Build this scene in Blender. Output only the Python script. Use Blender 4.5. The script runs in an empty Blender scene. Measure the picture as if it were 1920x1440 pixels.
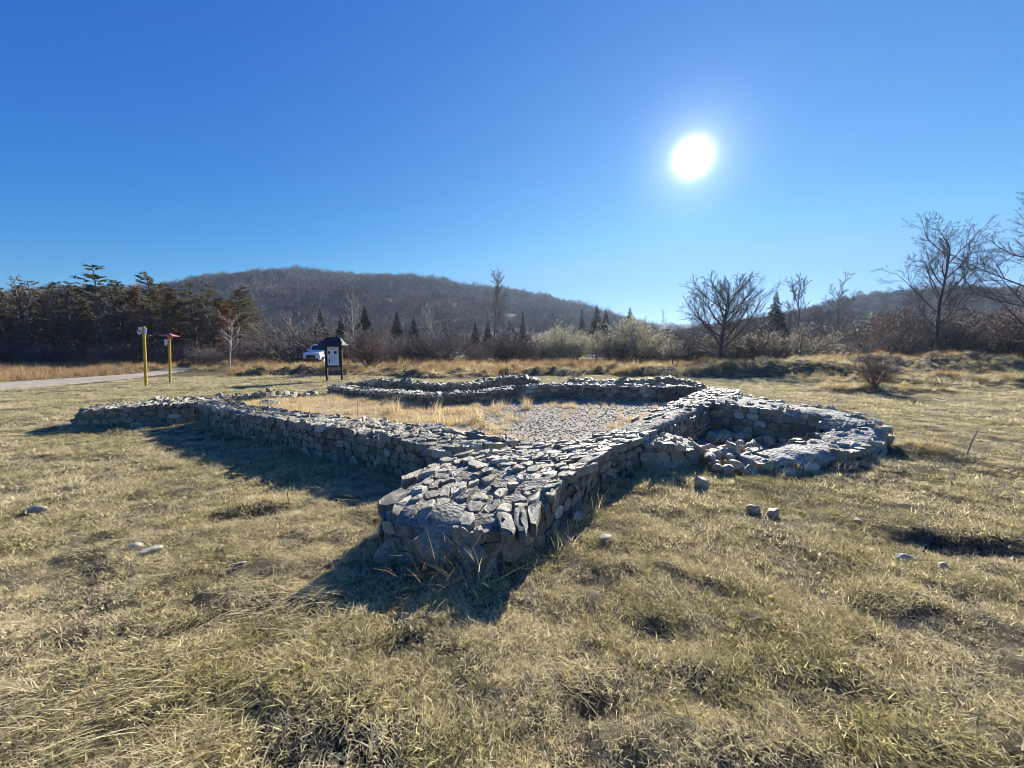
import bpy, math, random
import numpy as np
from mathutils import Vector, Matrix, Euler

random.seed(7)
RNG = np.random.default_rng(7)
SC = bpy.context.scene
COL = SC.collection

# ------------------------------------------------------------------ camera, sky, sun, exposure
cam_data = bpy.data.cameras.new("camera")
cam = bpy.data.objects.new("camera", cam_data)
COL.objects.link(cam)
cam.location = (0, 0, 1.6)
cam.rotation_euler = (math.radians(90 - 4.76), 0, 0)
cam_data.sensor_width = 36.0
cam_data.lens = 13.52
cam_data.clip_start = 0.05
cam_data.clip_end = 6000
SC.camera = cam

SUN_AZ = math.radians(24.2)      # to the right of straight ahead (+Y)
SUN_EL = math.radians(23.7)
SUN_DIR = Vector((math.sin(SUN_AZ) * math.cos(SUN_EL), math.cos(SUN_AZ) * math.cos(SUN_EL), math.sin(SUN_EL)))

world = bpy.data.worlds.new("World")
SC.world = world
world.use_nodes = True
wn, wl = world.node_tree.nodes, world.node_tree.links
wn.clear()
w_out = wn.new("ShaderNodeOutputWorld")
w_bg = wn.new("ShaderNodeBackground")
w_sky = wn.new("ShaderNodeTexSky")
w_sky.sky_type = 'NISHITA'
w_sky.sun_disc = False
w_sky.sun_elevation = SUN_EL
w_sky.sun_rotation = SUN_AZ
w_sky.altitude = 300
w_sky.air_density = 1.0
w_sky.dust_density = 0.0
w_sky.ozone_density = 3.0
SKY_STRENGTH = 0.060
w_bg.inputs["Strength"].default_value = SKY_STRENGTH
# deep, clear winter blue
w_sep = wn.new("ShaderNodeSeparateColor"); w_gam = wn.new("ShaderNodeCombineColor")
wl.new(w_sky.outputs["Color"], w_sep.inputs[0])
# the sun's disc and the aureole round it, as a function of the angle to the sun
w_geo = wn.new("ShaderNodeTexCoord")
w_dot = wn.new("ShaderNodeVectorMath"); w_dot.operation = 'DOT_PRODUCT'
w_nrm = wn.new("ShaderNodeVectorMath"); w_nrm.operation = 'NORMALIZE'
wl.new(w_geo.outputs["Generated"], w_nrm.inputs[0])
wl.new(w_nrm.outputs[0], w_dot.inputs[0])
w_dot.inputs[1].default_value = SUN_DIR
def wmath(op, a, b=None):
    n = wn.new("ShaderNodeMath"); n.operation = op
    for i, v in enumerate((a, b)):
        if v is None: continue
        if isinstance(v, (int, float)): n.inputs[i].default_value = v
        else: wl.new(v, n.inputs[i])
    return n.outputs[0]
w_ang = wmath('ARCCOSINE', wmath('MINIMUM', w_dot.outputs["Value"], 0.9999999))
SKY_CURVE = ((0.062, 2.35, 0.95), (0.515, 1.13, 3.0), (2.4, 0.443, 6.0))     # gain, power, ceiling per channel
for ci_, (ga, pw_, top_) in enumerate(SKY_CURVE):
    wl.new(wmath('MINIMUM', wmath('MULTIPLY', wmath('POWER', w_sep.outputs[ci_], pw_), ga), top_), w_gam.inputs[ci_])
def gauss(amp, sig):
    q = wmath('DIVIDE', w_ang, math.radians(sig))
    return wmath('MULTIPLY', wmath('EXPONENT', wmath('MULTIPLY', wmath('MULTIPLY', q, q), -0.5)), amp)
def expo(amp, sig):
    q = wmath('DIVIDE', w_ang, math.radians(sig))
    return wmath('MULTIPLY', wmath('EXPONENT', wmath('MULTIPLY', q, -1.0)), amp)
w_glow = wmath('ADD', wmath('ADD', gauss(30.0, 0.98), expo(8.0, 2.3)), expo(0.3, 9.0))
w_mix = wn.new("ShaderNodeMix"); w_mix.data_type = 'RGBA'; w_mix.blend_type = 'ADD'
w_mix.inputs[0].default_value = 1.0
w_gc = wn.new("ShaderNodeCombineColor")
wl.new(w_glow, w_gc.inputs[0]); wl.new(w_glow, w_gc.inputs[1]); wl.new(w_glow, w_gc.inputs[2])
wl.new(w_gam.outputs[0], w_mix.inputs[6])
wl.new(w_gc.outputs[0], w_mix.inputs[7])
wl.new(w_mix.outputs[2], w_bg.inputs["Color"])
wl.new(w_bg.outputs[0], w_out.inputs["Surface"])

sun_data = bpy.data.lights.new("sun", 'SUN')
sun_data.energy = 5.0
sun_data.angle = math.radians(0.5)
sun_data.color = (1.0, 0.95, 0.86)
sun = bpy.data.objects.new("sun", sun_data)
COL.objects.link(sun)
sun.rotation_euler = (-SUN_DIR).to_track_quat('-Z', 'Y').to_euler()
sun.location = (20, 40, 60)

SC.render.engine = 'CYCLES'
SC.cycles.max_bounces = 6
SC.cycles.transparent_max_bounces = 8
SC.cycles.volume_bounces = 0
SC.cycles.filter_width = 1.0
SC.view_settings.view_transform = 'Standard'
SC.view_settings.look = 'None'
SC.view_settings.gamma = 1.0
SC.view_settings.use_curve_mapping = False
SC.view_settings.exposure = 1.25

# ------------------------------------------------------------------ helpers
def tag(o, label=None, cat=None, group=None, kind=None):
    if label: o["label"] = label
    if cat: o["category"] = cat
    if group: o["group"] = group
    if kind: o["kind"] = kind
    return o

def link(o, parent=None):
    COL.objects.link(o)
    if parent is not None: o.parent = parent
    return o

def mesh_from(name, verts, faces, mats=(), smooth=False):
    me = bpy.data.meshes.new(name)
    me.from_pydata([tuple(v) for v in verts], [], [tuple(f) for f in faces])
    for m in mats: me.materials.append(m)
    if smooth: me.polygons.foreach_set("use_smooth", [True] * len(me.polygons))
    me.update()
    return me

def obj(name, me, parent=None, loc=(0, 0, 0)):
    o = bpy.data.objects.new(name, me)
    o.location = loc
    return link(o, parent)

def empty(name, loc, rz=0.0):
    o = bpy.data.objects.new(name, None)
    o.empty_display_size = 0.2
    o.location = loc; o.rotation_euler = (0, 0, rz)
    return link(o)

def copy_tree(o, parent=None):
    c = o.copy(); COL.objects.link(c)
    if parent is not None: c.parent = parent
    for ch in list(o.children): copy_tree(ch, c)
    return c

def hash2(ix, iy, seed):
    h = (ix.astype(np.int64) * 374761393 + iy.astype(np.int64) * 668265263 + seed * 1274126177) & 0xffffffff
    h = ((h ^ (h >> 13)) * 1274126177) & 0xffffffff
    h = (h ^ (h >> 16)) & 0xffffffff
    return h / 4294967295.0

def vnoise(x, y, freq, seed=0):
    x = np.asarray(x, float) * freq; y = np.asarray(y, float) * freq
    ix, iy = np.floor(x), np.floor(y)
    fx, fy = x - ix, y - iy
    fx = fx * fx * fx * (fx * (fx * 6 - 15) + 10); fy = fy * fy * fy * (fy * (fy * 6 - 15) + 10)
    a = hash2(ix, iy, seed); b = hash2(ix + 1, iy, seed); c = hash2(ix, iy + 1, seed); d = hash2(ix + 1, iy + 1, seed)
    return (a * (1 - fx) + b * fx) * (1 - fy) + (c * (1 - fx) + d * fx) * fy * 1.0   # 0..1

def sstep(a, b, x):
    t = np.clip((np.asarray(x, float) - a) / (b - a), 0, 1)
    return t * t * (3 - 2 * t)

def in_poly(px, py, poly):
    px = np.asarray(px, float); py = np.asarray(py, float)
    res = np.zeros(px.shape, bool)
    n = len(poly)
    for i in range(n):
        x1, y1 = poly[i]; x2, y2 = poly[(i + 1) % n]
        c = ((y1 > py) != (y2 > py)) & (px < (x2 - x1) * (py - y1) / (y2 - y1 + 1e-12) + x1)
        res ^= c
    return res

# ------------------------------------------------------------------ materials
class NT:
    def __init__(s, name):
        s.m = bpy.data.materials.new(name); s.m.use_nodes = True
        s.n, s.l = s.m.node_tree.nodes, s.m.node_tree.links
        s.n.clear(); s.out = s.n.new("ShaderNodeOutputMaterial")
    def new(s, t, **kw):
        n = s.n.new(t)
        for k, v in kw.items(): setattr(n, k, v)
        return n
    def set(s, sock, v):
        if isinstance(v, bpy.types.NodeSocket): s.l.new(v, sock)
        else: sock.default_value = v
    def noise(s, vec, scale, detail=4.0, rough=0.55):
        n = s.new("ShaderNodeTexNoise"); n.inputs["Scale"].default_value = scale
        n.inputs["Detail"].default_value = detail; n.inputs["Roughness"].default_value = rough
        s.l.new(vec, n.inputs["Vector"]); return n.outputs["Fac"]
    def vor(s, vec, scale, feature='F1'):
        n = s.new("ShaderNodeTexVoronoi"); n.inputs["Scale"].default_value = scale; n.feature = feature
        s.l.new(vec, n.inputs["Vector"]); return n
    def ramp(s, fac, stops):
        n = s.new("ShaderNodeValToRGB"); e = n.color_ramp.elements
        while len(e) < len(stops): e.new(0.5)
        for i, (p, c) in enumerate(stops):
            e[i].position = p; e[i].color = (*c, 1) if len(c) == 3 else c
        s.set(n.inputs[0], fac); return n.outputs[0]
    def mix(s, fac, a, b, blend='MIX'):
        n = s.new("ShaderNodeMix", data_type='RGBA', blend_type=blend)
        s.set(n.inputs[0], fac)
        for i, v in ((6, a), (7, b)):
            if isinstance(v, tuple) and len(v) == 3: v = (*v, 1)
            s.set(n.inputs[i], v)
        return n.outputs[2]
    def math(s, op, a, b=0.0):
        n = s.new("ShaderNodeMath", operation=op); s.set(n.inputs[0], a); s.set(n.inputs[1], b); return n.outputs[0]
    def pos(s): return s.new("ShaderNodeNewGeometry").outputs["Position"]
    def objc(s): return s.new("ShaderNodeTexCoord").outputs["Object"]
    def rnd(s): return s.new("ShaderNodeObjectInfo").outputs["Random"]
    def attr(s, name): 
        n = s.new("ShaderNodeAttribute"); n.attribute_name = name; return n.outputs["Fac"]
    def bump(s, h, strength, dist):
        n = s.new("ShaderNodeBump"); n.inputs["Strength"].default_value = strength; n.inputs["Distance"].default_value = dist
        s.l.new(h, n.inputs["Height"]); return n.outputs["Normal"]
    def bsdf(s, color, rough=0.9, normal=None, spec=0.3, metal=0.0):
        b = s.new("ShaderNodeBsdfPrincipled"); s.set(b.inputs["Base Color"], color if not (isinstance(color, tuple) and len(color) == 3) else (*color, 1))
        s.set(b.inputs["Roughness"], rough); b.inputs["Specular IOR Level"].default_value = spec; b.inputs["Metallic"].default_value = metal
        if normal is not None: s.l.new(normal, b.inputs["Normal"])
        s.l.new(b.outputs[0], s.out.inputs["Surface"]); return b
    def leaf(s, color, trans=0.45):
        d = s.new("ShaderNodeBsdfDiffuse"); t = s.new("ShaderNodeBsdfTranslucent"); mx = s.new("ShaderNodeMixShader")
        c = color if not (isinstance(color, tuple) and len(color) == 3) else (*color, 1)
        s.set(d.inputs["Color"], c); s.set(t.inputs["Color"], c); mx.inputs[0].default_value = trans
        s.l.new(d.outputs[0], mx.inputs[1]); s.l.new(t.outputs[0], mx.inputs[2]); s.l.new(mx.outputs[0], s.out.inputs["Surface"])

def simple_mat(name, color, rough=0.7, spec=0.3, metal=0.0, var=0.25, scale=8.0, bump=0.0):
    t = NT(name); v = t.objc(); n = t.noise(v, scale, 5)
    c0 = tuple(c * (1 - var) for c in color); c1 = tuple(min(1, c * (1 + var)) for c in color)
    col = t.ramp(n, [(0.3, c0), (0.7, c1)])
    nm = t.bump(t.noise(v, scale * 4, 4), 0.6, bump) if bump else None
    t.bsdf(col, rough, nm, spec, metal); return t.m

def make_ground_mat():
    t = NT("ground_soil"); p = t.pos()
    n1 = t.noise(p, 0.55, 4); n2 = t.noise(p, 9.0, 6, 0.7); n3 = t.noise(p, 60.0, 4, 0.7)
    soil = t.ramp(n2, [(0.3, (0.035, 0.026, 0.018)), (0.5, (0.085, 0.068, 0.042)), (0.72, (0.20, 0.165, 0.10))])
    straw = t.ramp(n3, [(0.3, (0.045, 0.038, 0.02)), (0.5, (0.13, 0.108, 0.06)), (0.7, (0.30, 0.255, 0.15))])
    c = t.mix(t.ramp(n1, [(0.35, (0.25,) * 3), (0.6, (0.75,) * 3)]), soil, straw)
    h = t.math('ADD', t.math('MULTIPLY', n2, 0.6), t.math('MULTIPLY', n3, 0.4))
    t.bsdf(c, 0.95, t.bump(h, 1.0, 0.03), 0.1); return t.m

def make_blade_mat(name, dry, mid, green, bias, trans=0.5, patch=0.8):
    t = NT(name); p = t.pos()
    n = t.noise(p, patch, 3); r = t.rnd(); n2 = t.noise(p, 6.0, 2)
    f = t.math('ADD', t.math('MULTIPLY', n, 0.9), t.math('ADD', t.math('MULTIPLY', r, 0.35), t.math('MULTIPLY', n2, 0.35)))
    c = t.ramp(f, [(bias - 0.25, green), (bias, mid), (bias + 0.22, dry)])
    c = t.mix(1.0, c, t.ramp(t.attr("blade_tone"), [(0.0, (1.0,) * 3), (0.05, (1.0,) * 3), (0.1, (0.34, 0.32, 0.30)), (0.4, (0.78, 0.77, 0.75)), (0.75, (1.05, 1.04, 1.0)), (1.0, (1.4, 1.38, 1.32))]), 'MULTIPLY')
    t.leaf(c, trans); return t.m

def make_stone_mat(name, warm=0.0, lichen=1.0, dark=1.0):
    t = NT(name); p = t.pos(); tone = t.attr("tone")
    n1 = t.noise(p, 7.0, 6, 0.65); n2 = t.noise(p, 38.0, 6, 0.7); n3 = t.noise(p, 2.2, 3)
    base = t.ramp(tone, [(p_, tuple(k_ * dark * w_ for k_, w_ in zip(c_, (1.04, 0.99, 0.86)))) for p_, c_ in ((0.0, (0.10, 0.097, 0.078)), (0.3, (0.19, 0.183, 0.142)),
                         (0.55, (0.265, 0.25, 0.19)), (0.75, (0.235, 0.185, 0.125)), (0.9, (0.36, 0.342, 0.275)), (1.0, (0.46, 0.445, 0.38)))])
    c = t.mix(t.ramp(n2, [(0.32, (0.75,) * 3), (0.6, (0.0,) * 3)]), base, (0.05, 0.047, 0.043))
    c = t.mix(t.ramp(n1, [(0.52, (0.0,) * 3), (0.68, (0.65 * lichen,) * 3)]), c, (0.46, 0.43, 0.34))
    c = t.mix(t.ramp(t.noise(p, 14.0, 4, 0.7), [(0.62, (0.0,) * 3), (0.70, (0.55 * lichen,) * 3)]), c, (0.16, 0.15, 0.05))
    h = t.math('ADD', t.math('MULTIPLY', n1, 0.5), t.math('ADD', t.math('MULTIPLY', n2, 0.35), t.math('MULTIPLY', t.noise(p, 130.0, 3, 0.7), 0.15)))
    t.bsdf(c, 0.62, t.bump(h, 1.0, 0.03), 0.5); return t.m

def make_mortar_mat(name, a, b, c):
    t = NT(name); p = t.pos()
    n1 = t.noise(p, 5.0, 6, 0.65); n2 = t.noise(p, 45.0, 5, 0.75); v = t.vor(p, 26.0)
    col = t.ramp(n1, [(0.32, a), (0.5, b), (0.68, c)])
    col = t.mix(t.ramp(n2, [(0.35, (0.6,) * 3), (0.55, (0.0,) * 3)]), col, tuple(x * 0.45 for x in a))
    h = t.math('ADD', t.math('MULTIPLY', n1, 0.6), t.math('ADD', t.math('MULTIPLY', n2, 0.4), t.math('MULTIPLY', v.outputs["Distance"], 0.6)))
    col = t.mix(t.ramp(t.noise(p, 16.0, 5, 0.7), [(0.36, (0.7,) * 3), (0.5, (0.0,) * 3)]), col, tuple(x * 0.55 for x in a))
    t.bsdf(col, 0.85, t.bump(h, 1.0, 0.07), 0.3); return t.m

def make_bark_mat(name, c0, c1, scale=6.0, rv=0.35):
    t = NT(name); p = t.objc(); n = t.noise(p, scale, 5, 0.7); r = t.rnd()
    c = t.ramp(n, [(0.3, c0), (0.7, c1)])
    c = t.mix(t.math('MULTIPLY', r, rv), c, tuple(x * 0.5 for x in c0))
    t.bsdf(c, 0.85, None, 0.25); return t.m

M = {}
M['ground'] = make_ground_mat()
M['lawn'] = make_blade_mat("lawn_grass", (0.84, 0.74, 0.47), (0.61, 0.54, 0.27), (0.28, 0.29, 0.082), 0.665)
M['long'] = make_blade_mat("long_dry_grass", (0.72, 0.64, 0.42), (0.56, 0.47, 0.27), (0.36, 0.31, 0.14), 0.62)
M['tall'] = make_blade_mat("tall_dry_grass", (0.58, 0.42, 0.22), (0.46, 0.31, 0.155), (0.25, 0.20, 0.085), 0.66, 0.45, 0.25)
M['gold'] = make_blade_mat("golden_grass", (0.76, 0.62, 0.38), (0.66, 0.51, 0.28), (0.48, 0.36, 0.19), 0.60)
M['redweed'] = make_blade_mat("red_brown_weed", (0.34, 0.20, 0.14), (0.25, 0.14, 0.10), (0.15, 0.10, 0.06), 0.62, 0.25)
M['stone'] = make_stone_mat("wall_stone", dark=1.45)
M['rubble'] = make_stone_mat("rubble_stone", lichen=0.5, dark=1.95)
M['mortar'] = make_mortar_mat("mortar", (0.20, 0.18, 0.135), (0.41, 0.375, 0.295), (0.63, 0.59, 0.49))
M['cement'] = make_mortar_mat("pale_cement", (0.30, 0.28, 0.23), (0.56, 0.53, 0.45), (0.75, 0.72, 0.63))
M['gravel'] = make_stone_mat("gravel_stone", lichen=0.3, dark=1.7)
M['soil'] = simple_mat("dark_soil", (0.05, 0.038, 0.028), 0.95, 0.1, var=0.5, scale=14, bump=0.03)
M['path'] = simple_mat("pale_dirt", (0.37, 0.32, 0.24), 0.95, 0.1, var=0.25, scale=2.0, bump=0.02)
M['bark'] = make_bark_mat("grey_bark", (0.055, 0.045, 0.04), (0.14, 0.115, 0.10))
M['twig'] = make_bark_mat("brown_twigs", (0.11, 0.088, 0.078), (0.24, 0.195, 0.17))
M['twig_red'] = make_bark_mat("red_brown_twigs", (0.13, 0.082, 0.07), (0.25, 0.155, 0.13))
M['twig_pale'] = make_bark_mat("pale_twigs", (0.28, 0.25, 0.19), (0.50, 0.45, 0.34))
M['bark_pale'] = make_bark_mat("pale_bark", (0.45, 0.42, 0.38), (0.68, 0.65, 0.6))
M['bud'] = make_blade_mat("pale_buds", (0.66, 0.60, 0.40), (0.48, 0.45, 0.26), (0.31, 0.30, 0.14), 0.6, 0.4)
M['budgrey'] = make_blade_mat("grey_seed_heads", (0.50, 0.45, 0.38), (0.36, 0.31, 0.26), (0.20, 0.17, 0.13), 0.62, 0.4)
M['needle'] = make_blade_mat("pine_needles", (0.20, 0.175, 0.085), (0.125, 0.12, 0.058), (0.065, 0.07, 0.036), 0.7, 0.4)
M['rust'] = make_blade_mat("rusty_needles", (0.30, 0.165, 0.095), (0.20, 0.115, 0.068), (0.10, 0.075, 0.042), 0.7, 0.4)
M['spruce'] = make_blade_mat("spruce_needles", (0.05, 0.07, 0.035), (0.032, 0.052, 0.03), (0.02, 0.036, 0.024), 0.7, 0.25)
M['pinebark'] = make_bark_mat("pine_bark", (0.07, 0.05, 0.04), (0.16, 0.12, 0.09))
M['hillside'] = simple_mat("leaf_litter", (0.12, 0.10, 0.08), 0.95, 0.1, var=0.4, scale=0.05)
M['foresttwig'] = make_bark_mat("forest_twigs", (0.15, 0.13, 0.115), (0.36, 0.31, 0.27), 0.4, 0.85)

# ------------------------------------------------------------------ plan of the ruins (metres; camera stands at 0,0)
def cr(pts, n):
    """Catmull-Rom through the control points, n samples by arc length."""
    P = np.array(pts, float); Q = np.vstack([2 * P[0] - P[1], P, 2 * P[-1] - P[-2]])
    out = []
    for i in range(1, len(Q) - 2):
        for t in np.linspace(0, 1, 24, endpoint=False):
            a, b, c, d = Q[i - 1], Q[i], Q[i + 1], Q[i + 2]
            out.append(0.5 * ((2 * b) + (c - a) * t + (2 * a - 5 * b + 4 * c - d) * t * t + (3 * b - a - 3 * c + d) * t ** 3))
    out.append(P[-1])
    return np.array(out)[np.linspace(0, len(out) - 1, n).round().astype(int)]

WALLS = {
 # name: left edge, right edge, heights
 'long':  dict(L=[(-0.74, 2.76), (-1.06, 3.0), (-0.97, 3.66), (-0.62, 4.30), (0.25, 4.72), (1.05, 5.15), (1.92, 6.12), (3.05, 7.50), (4.10, 8.95), (5.15, 10.45), (6.2, 12.05)],
               R=[(-0.22, 2.66), (0.15, 2.9), (0.38, 3.28), (0.64, 3.70), (1.06, 4.36), (1.64, 5.02), (2.55, 6.05), (3.62, 7.30), (4.70, 8.62), (5.85, 9.95), (6.85, 11.5)],
               H=[0.29, 0.345, 0.39, 0.42, 0.43, 0.44, 0.52, 0.54, 0.54, 0.52, 0.47]),
 'left':  dict(L=[(-0.86, 4.42), (-1.25, 4.74), (-2.10, 5.28), (-3.2, 5.92), (-4.6, 6.80), (-6.4, 8.0), (-7.15, 8.62)],
               R=[(0.12, 4.98), (-0.62, 5.42), (-1.85, 6.1), (-2.95, 6.66), (-3.95, 7.18), (-5.25, 8.0), (-6.35, 8.85)],
               H=[0.44, 0.46, 0.47, 0.47, 0.46, 0.45, 0.45]),
 'spur':  dict(L=[(-9.0, 7.82), (-8.35, 7.95), (-7.75, 8.35), (-7.22, 8.72)],
               R=[(-9.55, 8.75), (-9.0, 9.3), (-8.3, 9.8), (-6.9, 9.5)],
               H=[0.36, 0.42, 0.44, 0.45]),
 'low':   dict(L=[(-8.1, 10.0), (-8.6, 11.2), (-8.55, 12.0), (-7.9, 12.35), (-7.2, 12.85), (-6.75, 13.4)],
               R=[(-8.75, 10.3), (-9.3, 11.3), (-9.15, 12.4), (-8.2, 12.95), (-7.5, 13.45), (-7.0, 13.95)],
               H=[0.14, 0.13, 0.22, 0.2, 0.12, 0.14]),
 'inner': dict(L=[(-7.0, 14.5), (-5.4, 13.25), (-4.2, 12.4), (-2.95, 11.3), (-2.05, 11.0), (-1.0, 11.65), (0.0, 12.35), (0.95, 12.6), (2.5, 12.5), (4.0, 12.3), (6.0, 12.0)],
               R=[(-6.6, 15.1), (-5.0, 13.85), (-3.8, 13.0), (-2.75, 12.05), (-2.1, 11.75), (-1.3, 12.3), (-0.25, 13.0), (0.9, 13.25), (2.5, 13.15), (4.05, 12.95), (6.4, 12.6)],
               H=[0.3, 0.26, 0.3, 0.34, 0.36, 0.36, 0.42, 0.5, 0.5, 0.48, 0.5]),
 'back':  dict(L=[(-6.6, 15.3), (-5.6, 15.4), (-4.3, 14.9), (-2.7, 14.3), (-1.4, 14.45), (-0.4, 15.6), (0.35, 16.4), (1.15, 16.3)],
               R=[(-6.3, 15.95), (-5.3, 16.05), (-4.1, 15.55), (-2.7, 14.95), (-1.7, 15.1), (-0.8, 16.1), (0.2, 17.05), (1.3, 17.0)],
               H=[0.35, 0.45, 0.45, 0.36, 0.36, 0.5, 0.55, 0.36]),
 'far':   dict(L=[(1.95, 15.6), (2.6, 15.8), (3.4, 15.9), (4.3, 15.8), (5.3, 15.7), (6.4, 15.5), (7.6, 15.2)],
               R=[(2.1, 16.4), (2.7, 16.6), (3.4, 16.7), (4.3, 16.6), (5.3, 16.5), (6.5, 16.3), (7.8, 16.0)],
               H=[0.18, 0.42, 0.36, 0.4, 0.34, 0.48, 0.28]),
 'apse':  dict(L=[(5.75, 9.6), (6.0, 8.5), (6.25, 7.6), (6.42, 6.8), (6.12, 6.1), (5.42, 5.58), (4.45, 5.15), (3.72, 4.95), (3.22, 4.92)],
               R=[(4.15, 8.05), (4.65, 7.52), (5.08, 7.08), (5.42, 6.78), (5.22, 6.45), (4.82, 6.16), (4.22, 5.84), (3.62, 5.58), (3.2, 5.48)],
               H=[0.56, 0.54, 0.50, 0.46, 0.38, 0.27, 0.22, 0.18, 0.13]),
 'stub':  dict(L=[(2.02, 5.65), (2.45, 5.95), (2.78, 6.05), (3.05, 5.95)],
               R=[(1.72, 5.08), (2.18, 5.10), (2.62, 5.30), (2.9, 5.55)],
               H=[0.40, 0.36, 0.28, 0.15]),
}
class Wall:
    def __init__(s, L, R, H):
        n = 400
        s.l = cr(L, n); s.r = cr(R, n); s.h = np.interp(np.linspace(0, 1, n), np.linspace(0, 1, len(H)), H)
        mid = (s.l + s.r) / 2
        d = np.r_[0, np.cumsum(np.linalg.norm(np.diff(mid, axis=0), axis=1))]
        s.S = d[-1]; s.d = d
        s.w = np.linalg.norm(s.l - s.r, axis=1)
        s.n = n
        s.foot = [tuple(p) for p in s.l] + [tuple(p) for p in s.r[::-1]]
        s.dl = np.r_[0, np.cumsum(np.linalg.norm(np.diff(s.l, axis=0), axis=1))]
        s.dr = np.r_[0, np.cumsum(np.linalg.norm(np.diff(s.r, axis=0), axis=1))]
    def at(s, arr, dist, q):
        return np.array([np.interp(q, dist, arr[:, 0]), np.interp(q, dist, arr[:, 1])])
W = {k: Wall(**v) for k, v in WALLS.items()}

ROOM = [(0.3, 5.0), (1.95, 6.15), (3.1, 7.55), (5.2, 10.55), (6.1, 12.05), (0.95, 12.7), (-1.0, 11.8), (-2.0, 11.1), (-3.0, 11.5), (-4.2, 12.5), (-6.9, 14.3),
        (-7.3, 13.0), (-8.5, 12.0), (-8.2, 10.2), (-7.0, 9.3), (-5.2, 7.95), (-2.95, 6.6), (-0.6, 5.4)]
APSE = [(2.5, 6.05), (3.7, 7.45), (4.2, 8.05), (5.4, 6.8), (4.8, 6.15), (3.6, 5.55), (3.1, 5.2), (2.8, 5.55)]
PATH = [(-17.5, -12), (-19.0, 0), (-20.4, 9), (-21.3, 15.8), (-21.4, 19), (-22.3, 22.5), (-24.2, 26.5), (-27.5, 33), (-33, 42),
        (-35.5, 41.5), (-30.2, 33), (-27.2, 27.5), (-26.6, 23.5), (-26.4, 19.5), (-25.6, 12), (-24.0, 0), (-22.5, -12)]

# ------------------------------------------------------------------ ground
PITS = [(-2.55, 3.62, 0.42, 0.16, 0.10, 0.35), (-0.72, 1.42, 0.28, 0.16, 0.07, 0.0), (4.1, 2.95, 0.55, 0.17, 0.09, -0.35), (3.65, 3.15, 0.3, 0.12, 0.07, -0.3),
        (-0.6, 1.95, 0.2, 0.1, 0.05, 0.2), (-1.6, 2.25, 0.22, 0.09, 0.05, 0.3), (0.85, 2.1, 0.3, 0.1, 0.05, -0.4), (1.5, 1.7, 0.3, 0.1, 0.045, -0.3), (-2.2, 2.0, 0.3, 0.1, 0.05, 0.2),
        (0.35, 1.62, 0.16, 0.08, 0.04, 0.0), (-1.2, 1.6, 0.2, 0.08, 0.045, 0.1)]
def pit_mask(x, y):
    m = np.zeros(np.shape(x))
    for (px, py, a, b, dpt, ang) in PITS:
        c, s = math.cos(ang), math.sin(ang)
        u = ((x - px) * c + (y - py) * s) / a; v = (-(x - px) * s + (y - py) * c) / b
        m = np.maximum(m, np.exp(-(u * u + v * v) * 1.2))
    return m
def flat_mask(x, y):
    """1 where the ground is free to be uneven, 0 inside the ruins and on the path."""
    f = in_poly(x, y, ROOM) | in_poly(x, y, APSE) | in_poly(x, y, PATH)
    return np.where(f, 0.0, 1.0)
def ground_h(x, y):
    x = np.asarray(x, float); y = np.asarray(y, float)
    r = np.hypot(x, y)
    fm = flat_mask(x, y)
    near = 1 - sstep(14, 24, r)
    z = ((vnoise(x, y, 0.35, 1) - 0.5) * 0.06 + (vnoise(x, y, 1.6, 2) - 0.5) * 0.045) * fm
    z += ((vnoise(x + 0.2 * y, y * 1.3, 4.2, 3) - 0.5) * 0.06 + (vnoise(x, y, 11.0, 4) - 0.5) * 0.03) * fm * near
    for (px, py, a, b, dpt, ang) in PITS:
        c, s = math.cos(ang), math.sin(ang)
        u = ((x - px) * c + (y - py) * s) / a; v = (-(x - px) * s + (y - py) * c) / b
        z = z - dpt * np.exp(-(u * u + v * v) * 1.2)
        v2 = v - 1.6
        z = z + 0.5 * dpt * np.exp(-(u * u + v2 * v2) * 1.5)
    # hummocky bank along the far edge of the mown grass
    edge = 24.6 + 1.2 * np.sin(x * 0.35) + (vnoise(x, y * 0, 0.5, 8) - 0.5) * 2.4
    edge = np.where(x < -19, 30.0 + 0.2 * (-19 - x), edge)
    front = sstep(0.0, 1.4, y - edge) * (y > 0)
    hum = np.maximum(vnoise(x, y, 0.6, 11) - 0.3, 0) * 0.5 + np.maximum(vnoise(x, y, 1.7, 12) - 0.3, 0) * 0.5 + (vnoise(x, y, 4.0, 13) - 0.5) * 0.15
    z = z + front * (0.12 + hum * (1 - 0.7 * sstep(32, 45, r))) * fm
    # grassy mound on the right and the bank below the big tree
    def mound(cx, cy, a, b, h, ang=0.0):
        c, s = math.cos(ang), math.sin(ang)
        u = ((x - cx) * c + (y - cy) * s) / a; v = (-(x - cx) * s + (y - cy) * c) / b
        return h * np.exp(-(u * u + v * v) ** 1.5) * (0.75 + 0.5 * vnoise(x, y, 0.8, 21)) 
    z = z + mound(16.5, 25.5, 4.0, 1.8, 0.5) + mound(21.0, 24.5, 3.5, 1.9, 0.5, -0.3) + mound(27.0, 27.0, 8.0, 3.5, 0.65) + mound(22, 18.5, 6.0, 1.2, 0.35, -0.15)
    z = z + mound(14.6, 15.2, 2.6, 0.7, 0.25, -0.1) + mound(36, 26, 12.0, 4.5, 0.5, -0.1) + (vnoise(x, y, 2.6, 23) - 0.45) * 0.34 * sstep(12, 15, x) * sstep(14, 17, y) * fm + mound(-9, 6.5, 1.6, 1.2, 0.03)
    z = z + mound(6.6, 5.9, 0.55, 0.45, 0.14) + mound(5.3, 5.2, 0.8, 0.3, 0.08)
    z = np.where(in_poly(x, y, APSE), -0.13, z)
    # gentle fall of the far fields, so that the sheet stays under the hills
    z = z + 0.3 * sstep(30, 60, y)
    return z

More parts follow.
